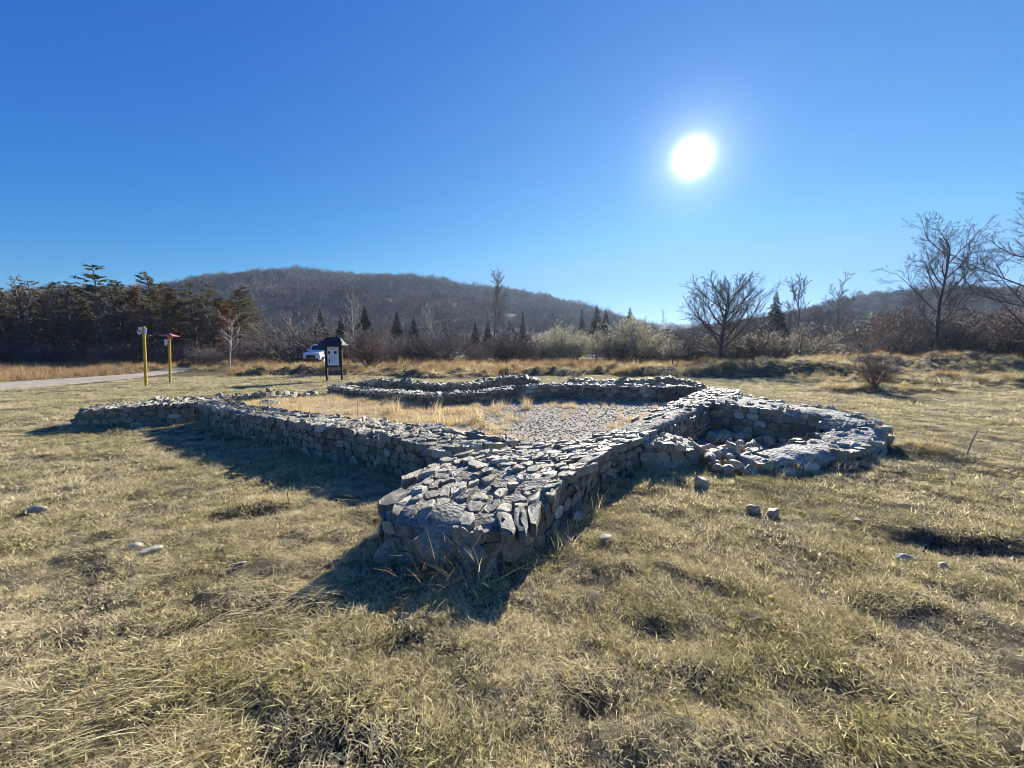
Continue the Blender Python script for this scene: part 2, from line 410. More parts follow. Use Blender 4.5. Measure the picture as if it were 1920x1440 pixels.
def build_ground():
    fr = np.radians(np.linspace(-62, 62, 440)); bk = np.radians(np.linspace(62, 298, 70))[1:-1]
    th = np.r_[fr, bk]
    rr = np.r_[np.geomspace(0.25, 60, 230), np.geomspace(64, 1900, 40)]
    T, R_ = np.meshgrid(th, rr, indexing='ij')
    X = R_ * np.sin(T); Y = R_ * np.cos(T)
    Z = ground_h(X, Y)
    nt, nr = X.shape
    V = np.stack([X.ravel(), Y.ravel(), Z.ravel()], 1)
    V = np.vstack([V, [[0, 0, float(ground_h(np.array([0.0]), np.array([0.0]))[0])]]])
    i, j = np.meshgrid(np.arange(nt), np.arange(nr - 1), indexing='ij')
    i2 = (i + 1) % nt
    F = np.stack([i * nr + j, i * nr + j + 1, i2 * nr + j + 1, i2 * nr + j], -1).reshape(-1, 4)
    faces = [tuple(f) for f in F.tolist()] + [(len(V) - 1, k * nr, ((k + 1) % nt) * nr) for k in range(nt)]
    me = mesh_from("ground", V.tolist(), faces, [M['ground']], True)
    tag(obj("ground", me), kind="structure")
build_ground()

def sheet(name, poly, z, mat, relief=0.0, step=0.25):
    """a flush sheet over a plan polygon, diced so that it can follow small relief"""
    import bmesh
    bm = bmesh.new()
    vs = [bm.verts.new((x, y, z)) for x, y in poly]
    bm.faces.new(vs)
    bmesh.ops.triangulate(bm, faces=bm.faces[:])
    me = bpy.data.meshes.new(name); bm.to_mesh(me); bm.free()
    me.materials.append(mat)
    if me.polygons and me.polygons[0].normal.z < 0: me.flip_normals()
    return tag(obj(name, me), kind="structure")
sheet("path", PATH, 0.034, M['path'])
M["fines"] = simple_mat("gravel_fines", (0.32, 0.275, 0.20), 0.9, 0.2, var=0.45, scale=30, bump=0.01)
sheet("gravel_floor", ROOM, 0.012, M["fines"])
sheet("apse_floor", APSE, -0.10, M['path'])

# ------------------------------------------------------------------ hills (real distance, one sheet each) and the woods on them
def interp_k(tab, k):
    t = np.array(tab, float)
    return np.interp(k, (t[:, 0] - 960) / 721, (660 - t[:, 1]) / 721)
RIDGE_MAIN = [(-700, 600), (-300, 570), (0, 556), (200, 545), (330, 534), (400, 522), (500, 515), (600, 513), (680, 517), (760, 526), (860, 539), (960, 548), (1040, 563), (1100, 579), (1160, 597), (1220, 616), (1300, 648), (1420, 668)]
RIDGE_RIGHT = [(1080, 668), (1180, 650), (1260, 624), (1340, 606), (1420, 593), (1500, 578), (1600, 563), (1700, 552), (1800, 544), (1920, 537), (2150, 530), (2600, 560)]
RIDGE_FAR = [(700, 640), (1000, 612), (1120, 604), (1200, 606), (1260, 607), (1330, 610), (1420, 614), (1600, 640)]
def hill_z(tab, k, y, y0, y1, treeh):
    R_ = interp_k(tab, k) - treeh / (0.86 * y1)
    t = (y - y0) / (y1 - y0)
    f = sstep(0, 1, t) ** 0.85
    rel = (vnoise(k * y, y, 0.012, 31) - 0.5) * 14 * sstep(0.1, 0.5, t) * (1 - sstep(0.7, 0.9, t)) + (vnoise(k * y, y, 0.03, 32) - 0.5) * 5 * sstep(0.1, 0.4, t)
    return np.maximum(R_, -0.01) * y1 * f * 0.93 + 1.6 * f + rel * np.clip(R_ * 6, 0, 1) - 0.6 * (1 - sstep(0, 0.1, t))
def hill(name, tab, y0, y1, treeh, kr):
    ks = np.linspace(*kr, 150); ys = np.linspace(y0, y1 * 1.25, 70)
    K, Y = np.meshgrid(ks, ys, indexing='ij')
    Yc = np.minimum(Y, 2 * y1 - Y)
    Z = hill_z(tab, K, Yc, y0, y1, treeh)
    V = np.stack([(K * Y).ravel(), Y.ravel(), Z.ravel()], 1)
    n = len(ys); i, j = np.meshgrid(np.arange(len(ks) - 1), np.arange(n - 1), indexing='ij')
    F = np.stack([i * n + j, (i + 1) * n + j, (i + 1) * n + j + 1, i * n + j + 1], -1).reshape(-1, 4)
    tag(obj(name, mesh_from(name, V.tolist(), F.tolist(), [M['hillside']], True)), kind="structure")
hill("hill", RIDGE_MAIN, 120, 520, 9, (-2.3, 0.64))
hill("hill", RIDGE_RIGHT, 95, 330, 8, (0.16, 2.3))
hill("distant_hill", RIDGE_FAR, 700, 1300, 8, (-0.4, 0.9))

# ------------------------------------------------------------------ scatter: one point mesh + instances (only for uncountable stuff)
def scatter(name, pts, rot, scl, idx, variants):
    me = bpy.data.meshes.new(name)
    me.vertices.add(len(pts)); me.vertices.foreach_set("co", np.asarray(pts, np.float32).ravel())
    a = me.attributes.new("rot", 'FLOAT_VECTOR', 'POINT'); a.data.foreach_set("vector", np.asarray(rot, np.float32).ravel())
    a = me.attributes.new("scl", 'FLOAT_VECTOR', 'POINT'); a.data.foreach_set("vector", np.asarray(scl, np.float32).ravel())
    a = me.attributes.new("pick", 'INT', 'POINT'); a.data.foreach_set("value", np.asarray(idx, np.int32))
    o = obj(name, me)
    coll = bpy.data.collections.new(name + "_kinds")
    for i, vm in enumerate(variants):
        vo = bpy.data.objects.new("%s_kind_%03d" % (name, i), vm); coll.objects.link(vo)
    ng = bpy.data.node_groups.new(name + "_scatter", 'GeometryNodeTree')
    ng.interface.new_socket("Geometry", in_out='INPUT', socket_type='NodeSocketGeometry')
    ng.interface.new_socket("Geometry", in_out='OUTPUT', socket_type='NodeSocketGeometry')
    N, Lk = ng.nodes, ng.links
    gi = N.new("NodeGroupInput"); go = N.new("NodeGroupOutput")
    ip = N.new("GeometryNodeInstanceOnPoints"); ci = N.new("GeometryNodeCollectionInfo")
    ci.inputs["Collection"].default_value = coll
    ci.inputs["Separate Children"].default_value = True; ci.inputs["Reset Children"].default_value = True
    def na(nm, dt):
        n = N.new("GeometryNodeInputNamedAttribute"); n.data_type = dt; n.inputs["Name"].default_value = nm; return n.outputs["Attribute"]
    e2r = N.new("FunctionNodeEulerToRotation")
    Lk.new(na("rot", 'FLOAT_VECTOR'), e2r.inputs[0]); Lk.new(e2r.outputs[0], ip.inputs["Rotation"])
    Lk.new(na("scl", 'FLOAT_VECTOR'), ip.inputs["Scale"]); Lk.new(na("pick", 'INT'), ip.inputs["Instance Index"])
    ip.inputs["Pick Instance"].default_value = True
    Lk.new(gi.outputs[0], ip.inputs["Points"]); Lk.new(ci.outputs[0], ip.inputs["Instance"])
    Lk.new(ip.outputs[0], go.inputs[0])
    md = o.modifiers.new("scatter", 'NODES'); md.node_group = ng
    return o

class MB:
    """collects raw geometry for one mesh"""
    def __init__(s): s.v = []; s.f = []; s.m = []
    def tri_strip(s, pts_l, pts_r, mat=0):
        b = len(s.v)
        for a, c in zip(pts_l, pts_r): s.v += [tuple(a), tuple(c)]
        for i in range(len(pts_l) - 1):
            k = b + 2 * i; s.f.append((k, k + 1, k + 3, k + 2)); s.m.append(mat)
    def tube(s, pts, radii, n=4, mat=0, cap=False):
        b = len(s.v); P = [Vector(p) for p in pts]
        prev = None
        for i, p in enumerate(P):
            d = (P[min(i + 1, len(P) - 1)] - P[max(i - 1, 0)])
            d = d.normalized() if d.length > 1e-9 else Vector((0, 0, 1))
            ref = prev if prev is not None and abs(prev.dot(d)) < 0.95 else (Vector((1, 0, 0)) if abs(d.x) < 0.8 else Vector((0, 1, 0)))
            u = (ref - d * ref.dot(d)).normalized(); w = d.cross(u); prev = u
            for k in range(n):
                a = 2 * math.pi * k / n
                s.v.append(tuple(p + (u * math.cos(a) + w * math.sin(a)) * radii[i]))
        for i in range(len(P) - 1):
            for k in range(n):
                s.f.append((b + i * n + k, b + i * n + (k + 1) % n, b + (i + 1) * n + (k + 1) % n, b + (i + 1) * n + k)); s.m.append(mat)
        if cap:
            e = b + (len(P) - 1) * n
            s.f.append(tuple(e + k for k in range(n))); s.m.append(mat)
            s.f.append(tuple(b + k for k in reversed(range(n)))); s.m.append(mat)
    def box(s, c, size, rot=None, mat=0):
        b = len(s.v); hx, hy, hz = (q / 2 for q in size)
        for sx, sy, sz in ((-1, -1, -1), (1, -1, -1), (1, 1, -1), (-1, 1, -1), (-1, -1, 1), (1, -1, 1), (1, 1, 1), (-1, 1, 1)):
            p = Vector((sx * hx, sy * hy, sz * hz))
            if rot is not None: p = rot @ p
            s.v.append(tuple(p + Vector(c)))
        for f in ((0, 3, 2, 1), (4, 5, 6, 7), (0, 1, 5, 4), (1, 2, 6, 5), (2, 3, 7, 6), (3, 0, 4, 7)):
            s.f.append(tuple(b + k for k in f)); s.m.append(mat)
    def leafq(s, p, d, side, L, w, mat=0):
        b = len(s.v); p = Vector(p)
        s.v += [tuple(p), tuple(p + d * L * 0.5 + side * w), tuple(p + d * L), tuple(p + d * L * 0.5 - side * w)]
        s.f.append((b, b + 1, b + 2, b + 3)); s.m.append(mat)
    def tri(s, a, b_, c, mat=0):
        b = len(s.v); s.v += [tuple(a), tuple(b_), tuple(c)]; s.f.append((b, b + 1, b + 2)); s.m.append(mat)
    def mesh(s, name, mats, smooth=False):
        me = mesh_from(name, s.v, s.f, mats, smooth)
        if any(s.m): me.polygons.foreach_set("material_index", s.m)
        return me

def blade(mb, rnd, base, L, w, az, lean, curl, segs=2, mat=0):
    d = Vector((math.cos(az), math.sin(az), 0)); side = Vector((-math.sin(az), math.cos(az), 0))
    tw = rnd.uniform(-0.7, 0.7); side = (side * math.cos(tw) + d * math.sin(tw))
    p = Vector(base); l, r = [], []
    a = lean
    for i in range(segs + 1):
        ww = w * (1 - i / segs) ** 0.7 + 0.0004
        l.append(p - side * ww); r.append(p + side * ww)
        st = L / segs
        p = p + (d * math.sin(a) + Vector((0, 0, 1)) * math.cos(a)) * st
        a += curl / segs
    mb.tri_strip(l, r, mat)

def tuft(seed, n, rad, L, w, lean, curl=(0.2, 1.0), az=None, segs=2, name="grass_tuft", mat=None):
    rnd = random.Random(seed); mb = MB(); tones = []
    for _ in range(n):
        q = rad * math.sqrt(rnd.random()); t = rnd.uniform(0, 6.283)
        b = (q * math.cos(t), q * math.sin(t), -0.005)
        aa = rnd.uniform(0, 6.283) if az is None else rnd.gauss(az, 0.5)
        blade(mb, rnd, b, rnd.uniform(*L), rnd.uniform(*w), aa, rnd.uniform(*lean), rnd.uniform(*curl), segs)
        tones += [0.1 + 0.9 * rnd.random()] * (len(mb.v) - len(tones))
    me = mb.mesh(name, [mat]); a = me.attributes.new("blade_tone", 'FLOAT', 'POINT'); a.data.foreach_set("value", np.asarray(tones, np.float32))
    return me

# ------------------------------------------------------------------ walls of the ruin
def clip(poly, nx, ny, c):
    out = []
    for i in range(len(poly)):
        a, b = poly[i], poly[(i + 1) % len(poly)]
        da, db = a[0] * nx + a[1] * ny - c, b[0] * nx + b[1] * ny - c
        if da <= 0: out.append(a)
        if (da < 0 < db) or (db < 0 < da):
            t = da / (da - db); out.append((a[0] + (b[0] - a[0]) * t, a[1] + (b[1] - a[1]) * t))
    return out
def voronoi(pts, rng_, x0, x1, y0, y1):
    P = np.array(pts); cells = []
    for i, p in enumerate(P):
        poly = [(max(x0, p[0] - rng_), max(y0, p[1] - rng_)), (min(x1, p[0] + rng_), max(y0, p[1] - rng_)), (min(x1, p[0] + rng_), min(y1, p[1] + rng_)), (max(x0, p[0] - rng_), min(y1, p[1] + rng_))]
        d = P - p; q = np.hypot(d[:, 0], d[:, 1])
        for j in np.argsort(q)[1:22]:
            if q[j] > 2.2 * rng_ or q[j] < 1e-6: continue
            n = d[j] / q[j]
            poly = clip(poly, n[0], n[1], float(n @ p) + q[j] / 2)
            if len(poly) < 3: break
        cells.append(poly)
    return cells

def stone_geo(rnd, poly, gap, proud, depth, tilt, npt, rough, asp):
    """poly in metres about its own plane; returns verts (u, v, w) with w outwards, and faces"""
    P = np.array(poly); c = P.mean(0)
    e = np.linalg.norm(P - c, axis=1).mean()
    if e < 0.025: return None
    k = max(0.3, 1 - gap / e)
    P = c + (P - c) * k
    # resample and round the corners
    Q = np.vstack([P, P[:1]]); d = np.r_[0, np.cumsum(np.linalg.norm(np.diff(Q, axis=0), axis=1))]
    t = np.linspace(0, d[-1], npt, endpoint=False) + rnd.uniform(0, d[-1] / npt)
    t = np.mod(t, d[-1])
    t.sort()
    ring = np.stack([np.interp(t, d, Q[:, 0]), np.interp(t, d, Q[:, 1])], 1)
    ring = 0.84 * ring + 0.08 * np.roll(ring, 1, 0) + 0.08 * np.roll(ring, -1, 0)
    ring += np.array([[rnd.gauss(0, 1), rnd.gauss(0, 1)] for _ in range(npt)]) * e * 0.05 * rough
    tu, tv = rnd.gauss(0, tilt), rnd.gauss(0, tilt)
    V = []; F = []
    lev = [(1.0, -depth), (1.01, proud * 0.45), (0.965, proud * 0.85), (0.84, proud * 1.0), (0.45, proud * 1.04)]
    for li, (sc, w) in enumerate(lev):
        R_ = c + (ring - c) * sc
        for (u, v) in R_:
            jit = rnd.gauss(0, 1) * e * 0.07 * rough if li > 0 else 0
            sh = 1.0 if li >= 2 else (0.5 if li == 1 else 0)
            V.append((u + rnd.gauss(0, 1) * e * 0.03 * rough, v + rnd.gauss(0, 1) * e * 0.03 * rough, w + jit + sh * ((u - c[0]) * tu + (v - c[1]) * tv)))
    V.append((c[0], c[1], proud * 1.05 + rnd.gauss(0, 1) * e * 0.06))
    n = npt
    for li in range(len(lev) - 1):
        for i in range(n):
            a, b = li * n + i, li * n + (i + 1) % n
            F.append((a, b, b + n, a + n))
    for i in range(n): F.append(((len(lev) - 1) * n + i, (len(lev) - 1) * n + (i + 1) % n, len(V) - 1))
    return V, F

def add_tone(me, tones):
    a = me.attributes.new("tone", 'FLOAT', 'POINT'); a.data.foreach_set("value", np.asarray(tones, np.float32))

def surface_noise(x, y, z):
    return (vnoise(x * 1.0 + z * 3.1, y + z * 2.3, 5.0, 41) - 0.5) * 0.6 + (vnoise(x + z * 2.7, y - z * 1.9, 14.0, 42) - 0.5) * 0.4

def rock_mesh(seed, sub=2, cuts=7, mat=None):
    import bmesh
    rnd = random.Random(seed); bm = bmesh.new()
    bmesh.ops.create_icosphere(bm, subdivisions=sub, radius=1.0)
    pl = []
    for _ in range(cuts):
        n = Vector((rnd.gauss(0, 1), rnd.gauss(0, 1), rnd.gauss(0, 1))).normalized(); pl.append((n, rnd.uniform(0.45, 0.85)))
    for v in bm.verts:
        for n, d in pl:
            q = v.co.dot(n)
            if q > d: v.co -= n * (q - d) * 0.92
        v.co *= 1 + rnd.gauss(0, 0.025)
    me = bpy.data.meshes.new("rock"); bm.to_mesh(me); bm.free()
    me.materials.append(mat or M['rubble'])
    add_tone(me, [rnd.uniform(0.35, 0.95)] * len(me.vertices))
    return me
BOULD = [rock_mesh(150 + i, 3, 9, M['stone']) for i in range(5)]
for b_ in BOULD: b_.polygons.foreach_set("use_smooth", [True] * len(b_.polygons)); b_.set_sharp_from_angle(angle=math.radians(28))
def build_wall(key, name, label, opts):
    w = W[key]; rnd = random.Random(opts.get('seed', 1))
    fw = Vector((0, 0, 1))
    root = empty(name, (float((w.l[0][0] + w.r[0][0]) / 2), float((w.l[0][1] + w.r[0][1]) / 2), 0))
    tag(root, label, "ruined wall")
    off = root.location
    hvar = opts.get('hvar', 0.03)
    def hgt(q):  # height at mid distance q
        return np.interp(q, w.d, w.h) + (vnoise(np.asarray(q), np.asarray(q) * 0 + opts.get('seed', 1), 1.7, 51) - 0.5) * 2 * hvar
    # --- core of mortar and packed stone
    ns = max(12, int(w.S / 0.07)); prof = [(0, -0.12), (0, 0.2), (0, 0.45), (0, 0.7), (0.015, 0.93), (0.08, 1.0), (0.2, 1.0), (0.35, 1.0), (0.5, 1.0), (0.65, 1.0), (0.8, 1.0), (0.92, 1.0), (0.985, 0.93), (1, 0.7), (1, 0.45), (1, 0.2), (1, -0.12)]
    if opts.get('dome'):
        prof = [(0, -0.12), (0, 0.2), (0.0, 0.4), (0.01, 0.58), (0.03, 0.78), (0.07, 0.90), (0.16, 0.97), (0.34, 0.985), (0.5, 1.0), (0.66, 0.985), (0.84, 0.97), (0.93, 0.91), (0.97, 0.8), (0.99, 0.6), (1, 0.4), (1, 0.2), (1, -0.12)]
    qs = np.linspace(0.03, w.S - 0.03, ns); V = []; F = []
    lx = np.interp(qs, w.d, w.l[:, 0]); ly = np.interp(qs, w.d, w.l[:, 1]); rx = np.interp(qs, w.d, w.r[:, 0]); ry = np.interp(qs, w.d, w.r[:, 1])
    hh = hgt(qs); ins = opts.get('inset', 0.03)
    rough = opts.get('core_rough', 0.05)
    for (t, z) in prof:
        wid = np.hypot(lx - rx, ly - ry); ii = ins / np.maximum(wid, 0.2)
        tt = ii + t * (1 - 2 * ii)
        x = lx + (rx - lx) * tt; y = ly + (ry - ly) * tt; zz = (hh - opts.get('topset', ins)) * z if z > 0 else np.full_like(hh, z)
        nz = surface_noise(x, y, zz) * rough
        cx, cy = (lx - rx) / wid, (ly - ry) / wid
        if z < 0.7:
            sgn = 1 if t < 0.5 else -1
            x = x + cx * nz * sgn; y = y + cy * nz * sgn
        else: zz = zz + nz * 1.2
        V.append(np.stack([x - off.x, y - off.y, zz], 1))
    V = np.concatenate(V).tolist(); m = len(prof)
    for a in range(m - 1):
        for b in range(ns - 1):
            F.append((a * ns + b, a * ns + b + 1, (a + 1) * ns + b + 1, (a + 1) * ns + b))
    F.append(tuple(a * ns for a in range(m))); F.append(tuple(a * ns + ns - 1 for a in reversed(range(m))))
    core = obj("mortar_core", mesh_from("mortar_core", V, F, [M[opts.get('mortar', 'mortar')]], True), root)
    # --- stones
    stones = []   # (score, verts(world-local), faces, tone)
    camp = Vector((0, 0, 1.6))
    def emit(geo, fn, nrm, tone, facing_bias=1.0):
        if geo is None: return
        Vs, Fs = geo
        P = [fn(*p) for p in Vs]
        c = sum(P, Vector()) / len(P)
        ext = max((p - c).length for p in P)
        view = (camp - c).normalized()
        face = max(0.0, nrm.dot(view))
        sc = ext / (camp - c).length * (0.03 + face)
        stones.append((sc, [(p.x - off.x, p.y - off.y, p.z) for p in P], Fs, tone))
    def tone(shade_shift=0.0):
        t = min(1, max(0, rnd.gauss(opts.get('tone', 0.55) + shade_shift, 0.32)))
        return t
    # top
    sz = opts.get('top', 0.17); aspect = opts.get('aspect', 1.4); keep = opts.get('top_keep', 0.9)
    du = sz / math.sqrt(aspect); dv = sz * math.sqrt(aspect)
    pts = []; q = du / 2
    wmax = w.w.max()
    while q < w.S:
        wd = np.interp(q, w.d, w.w); nv = max(1, int(round(wd / dv)))
        o = rnd.random()
        for k in range(nv + 1):
            v = (k + o - 0.0) * wd / nv
            if v > wd: continue
            pts.append((q * aspect + rnd.gauss(0, 0.34) * sz, v - wd / 2 + rnd.gauss(0, 0.3) * sz))
        q += du
    def top_fn(u, v, wz):
        qq = min(max(u / aspect, 0), w.S)
        i = np.interp(qq, w.d, np.arange(w.n)); i0 = int(i); i1 = min(i0 + 1, w.n - 1); f = i - i0
        L_ = w.l[i0] * (1 - f) + w.l[i1] * f; R_ = w.r[i0] * (1 - f) + w.r[i1] * f
        wd = float(np.hypot(*(L_ - R_))); t = v / wd + 0.5
        p = L_ + (R_ - L_) * t
        return Vector((p[0], p[1], float(hgt(qq)) + wz))
    if pts and keep > 0:
        cells = voronoi(pts, sz * 1.3, 0, w.S * aspect, -wmax / 2 - 0.03, wmax / 2 + 0.03)
        for p, poly in zip(pts, cells):
            wd = np.interp(p[0] / aspect, w.d, w.w)
            if abs(p[1]) > wd / 2 + 0.02 or len(poly) < 3: continue
            kp = keep
            for (a, b, c_) in opts.get('bare', []):
                if a < p[0] / aspect < b and rnd.random() < c_: kp = -1
            if rnd.random() > kp: continue
            poly = [(a, min(max(b, -wd / 2 - 0.03), wd / 2 + 0.03)) for a, b in poly]
            g = stone_geo(rnd, poly, opts.get('gap', 0.008), rnd.uniform(0.005, opts.get('proud', 0.05)), 0.07, opts.get('tilt', 0.16), opts.get('npt', 11), opts.get('rough', 1.0), aspect)
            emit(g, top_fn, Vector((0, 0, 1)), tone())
    # faces
    ch = opts.get('course', 0.125); ln = opts.get('length', 0.2)
    def face(arr, sign, S_, dist, keepf):
        hm = float(w.h.max()) + hvar
        pts = []; z = ch * 0.45
        while z < hm + ch * 0.2:
            q = rnd.uniform(0, ln)
            while q < S_:
                pts.append((q, (z + rnd.gauss(0, 0.012)) * 1.5)); q += ln * rnd.uniform(0.55, 1.45)
            z += ch * rnd.uniform(0.85, 1.15)
        cells = voronoi(pts, ln * 1.4, 0, S_, -0.05, (hm) * 1.5)
        for p, poly in zip(pts, cells):
            fr = p[0] / S_
            hq = float(np.interp(fr, np.linspace(0, 1, w.n), w.h))
            if p[1] / 1.5 > hq - 0.01 or len(poly) < 3 or rnd.random() > keepf: continue
            poly = [(a, min(b, (hq + 0.01) * 1.5)) for a, b in poly]
            g = stone_geo(rnd, poly, 0.008, rnd.uniform(0.0, 0.045), 0.07, 0.14, opts.get('npt', 11), opts.get('rough', 1.0), 1)
            i = fr * (w.n - 1); i0 = int(min(i, w.n - 2))
            tg = arr[i0 + 1] - arr[i0]; tg = tg / (np.linalg.norm(tg) + 1e-9)
            cc = (w.l[i0] + w.r[i0]) / 2 - arr[i0]
            nrm = np.array([-tg[1], tg[0]]); nrm = nrm if nrm @ cc < 0 else -nrm
            def fn(u, v, wz):
                qq = min(max(u, 0), S_)
                pp = np.array([np.interp(qq, dist, arr[:, 0]), np.interp(qq, dist, arr[:, 1])])
                pp = pp + nrm * (wz - 0.015)
                return Vector((pp[0], pp[1], v / 1.5))
            emit(g, fn, Vector((nrm[0], nrm[1], 0)), tone(-0.3))  # upright faces toned darker than the tops: their shade is deepened in the colour
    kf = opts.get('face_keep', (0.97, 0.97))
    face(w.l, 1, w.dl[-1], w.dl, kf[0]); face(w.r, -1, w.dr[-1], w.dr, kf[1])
    # end caps
    for which in (0, -1):
        if which not in opts.get('caps', ()): continue
        
        A, B = w.l[which], w.r[which]; wd = float(np.hypot(*(A - B)))
        inner = (w.l[3] + w.r[3]) / 2 if which == 0 else (w.l[-4] + w.r[-4]) / 2
        tg = (B - A) / wd; nrm = np.array([-tg[1], tg[0]])
        if nrm @ (inner - (A + B) / 2) > 0: nrm = -nrm
        hq = float(w.h[which]); pts = []; z = ch * 0.5
        while z < hq + 0.02:
            q = rnd.uniform(0, ln * 0.7)
            while q < wd: pts.append((q, z * 1.5 + rnd.gauss(0, 0.02))); q += ln * rnd.uniform(0.6, 1.4)
            z += ch * 1.1
        cells = voronoi(pts, ln * 1.4, 0, wd, -0.05, hq * 1.5)
        for p, poly in zip(pts, cells):
            if len(poly) < 3 or rnd.random() > opts.get('cap_keep', 0.95): continue
            g = stone_geo(rnd, poly, 0.008, rnd.uniform(-0.02, 0.08), 0.08, 0.28, opts.get('npt', 11), opts.get('rough', 1.0), 1)
            def fn(u, v, wz):
                pp = A + tg * u + nrm * (wz - 0.02); return Vector((pp[0], pp[1], v / 1.5))
            emit(g, fn, Vector((nrm[0], nrm[1], 0)), tone(-0.3))  # end faces get the same darker tone, shade put into the stone colour
    for (bx_, by_, bz_, sz_, rz_b, tl_, vv_) in opts.get('boulders', []):
        bo = obj("stone", BOULD[vv_], root, (bx_ - off.x, by_ - off.y, bz_)); bo.scale = sz_; bo.rotation_euler = (tl_[0], tl_[1], rz_b)
    stones.sort(key=lambda s_: -s_[0])
    lim = opts.get('limit', 290)
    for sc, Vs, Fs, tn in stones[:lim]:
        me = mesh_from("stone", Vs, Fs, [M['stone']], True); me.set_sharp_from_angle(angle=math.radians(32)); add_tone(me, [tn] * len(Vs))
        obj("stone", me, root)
    rest = stones[lim:]
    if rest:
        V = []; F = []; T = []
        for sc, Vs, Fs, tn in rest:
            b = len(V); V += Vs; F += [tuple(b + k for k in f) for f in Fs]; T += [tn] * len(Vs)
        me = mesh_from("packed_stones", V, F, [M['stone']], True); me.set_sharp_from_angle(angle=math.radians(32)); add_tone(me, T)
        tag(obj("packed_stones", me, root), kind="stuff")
    return root

build_wall('long', "ruined_wall", "long thick stone wall whose broken end points at the viewer, running back past the apse", dict(seed=3, topset=0.004, core_rough=0.07, caps=(0, -1), top=0.135, aspect=1.0 / 1.6, gap=0.011, course=0.105, length=0.155, npt=10, tilt=0.12, proud=0.04, cap_keep=0.5, boulders=[(-0.56, 2.74, 0.16, (0.22, 0.13, 0.15), 0.15, (0.1, 0.1), 0), (-0.26, 2.66, 0.15, (0.13, 0.09, 0.09), -0.4, (-0.4, 0.3), 1), (-0.02, 2.80, 0.12, (0.13, 0.10, 0.13), 0.5, (0.2, 0), 2), (-0.92, 2.86, 0.08, (0.15, 0.12, 0.10), 0.3, (0.2, -0.2), 4)], bare=[(0.0, 0.35, 0.35), (0.35, 1.2, 0.22), (3.7, 4.6, 0.75), (4.6, 7.6, 0.5)], hvar=0.025, top_keep=0.95, rough=0.75, limit=288))
build_wall('left', "ruined_wall", "straight low stone wall in front of the golden grass with its shaded face towards the viewer", dict(seed=5, topset=0.006, core_rough=0.06, top=0.165, aspect=1.2, gap=0.011, course=0.105, length=0.16, npt=10, tilt=0.10, proud=0.035, rough=0.7, hvar=0.03, limit=298, caps=(-1,)))
build_wall('spur', "ruined_wall", "short stone wall end jutting out at the far left corner of the ruin", dict(seed=7, topset=0.008, caps=(0,), top=0.17, course=0.11, length=0.19, tilt=0.11, proud=0.035, hvar=0.02, limit=200, bare=[(0.7, 1.4, 0.6)]))
build_wall('low', "ruined_wall", "crumbled knee-low line of stones linking the left corner to the inner wall", dict(seed=9, top=0.26, hvar=0.06, top_keep=0.75, course=0.13, length=0.26, limit=120, proud=0.1, tilt=0.25))
build_wall('inner', "ruined_wall", "dark bent stone wall along the far side of the gravel floor", dict(seed=11, top=0.24, hvar=0.025, course=0.14, length=0.24, limit=298, npt=9, tilt=0.12))
build_wall('back', "ruined_wall", "curved stone wall behind the bend of the inner wall, rising at its right end", dict(seed=13, top=0.26, hvar=0.04, course=0.15, length=0.26, limit=160, npt=9))
build_wall('far', "ruined_wall", "broken lumpy stone wall farthest back, behind the straight half of the inner wall", dict(seed=15, top=0.3, hvar=0.09, course=0.15, length=0.28, limit=140, npt=9, proud=0.09, caps=(0, -1), mortar='cement'))
build_wall('apse', "ruined_wall", "horseshoe apse wall capped with pale cement, open towards the viewer with rubble inside", dict(seed=17, top=0.14, hvar=0.035, dome=True, top_keep=0.30, gap=0.022, rough=0.8, proud=0.022, inset=0.05, topset=0.0, core_rough=0.09, mortar='cement', face_keep=(0.35, 0.97), course=0.14, length=0.2, limit=280, tilt=0.1, tone=0.75))
build_wall('stub', "ruined_wall", "short rounded stub of cement-covered wall beside the rubble heap", dict(seed=19, top=0.14, hvar=0.06, dome=True, top_keep=0.3, gap=0.02, proud=0.02, tone=0.75, inset=0.03, topset=0.0, core_rough=0.13, mortar='cement', face_keep=(0.5, 0.4), caps=(-1,), limit=60))

# ------------------------------------------------------------------ loose stones: each its own thing
ROCKS = [rock_mesh(100 + i) for i in range(10)]
def rock(name, x, y, size, rz, label, group=None, z=None, tilt=(0, 0), var=0, cat="stone"):
    o = obj(name, ROCKS[var % len(ROCKS)])
    if z is None: z = float(ground_h(np.array([x]), np.array([y]))[0])
    o.location = (x, y, z + size[2] * (0.45 if group else 0.3)); o.scale = size; o.rotation_euler = (tilt[0], tilt[1], rz)
    return tag(o, label, cat, group)
rock("loose_stone", 2.22, 4.42, (0.115, 0.09, 0.11), 0.4, "grey pointed stone on the grass just in front of the rubble heap", var=1, tilt=(0.1, 0.5))
rock("loose_stone", 2.40, 3.71, (0.075, 0.05, 0.05), -0.4, "low brownish stone lying left of a bigger pale block on the grass", var=2)
rock("loose_stone", 2.55, 3.65, (0.085, 0.07, 0.085), 0.1, "pale upright block of stone on the open grass casting a pointed shadow", var=3)
rock("loose_stone", 2.70, 3.62, (0.03, 0.025, 0.015), 0.1, "tiny pale chip at the right foot of the upright block", var=4)
rock("loose_stone", 3.3, 3.55, (0.05, 0.04, 0.03), 0.3, "small dark stone alone on the grass right of the paired stones", var=5)
rock("loose_stone", 3.1, 2.91, (0.105, 0.05, 0.05), -0.15, "long pale brick-shaped stone beside the dark hollow on the right", var=6)
rock("loose_stone", 3.25, 2.78, (0.035, 0.03, 0.022), 0.5, "little grey stone in the shadow of the brick-shaped stone", var=7)
rock("loose_stone", -4.76, 3.74, (0.13, 0.07, 0.05), 0.1, "flat whitish stone sunk in the grass at the left edge", var=8)
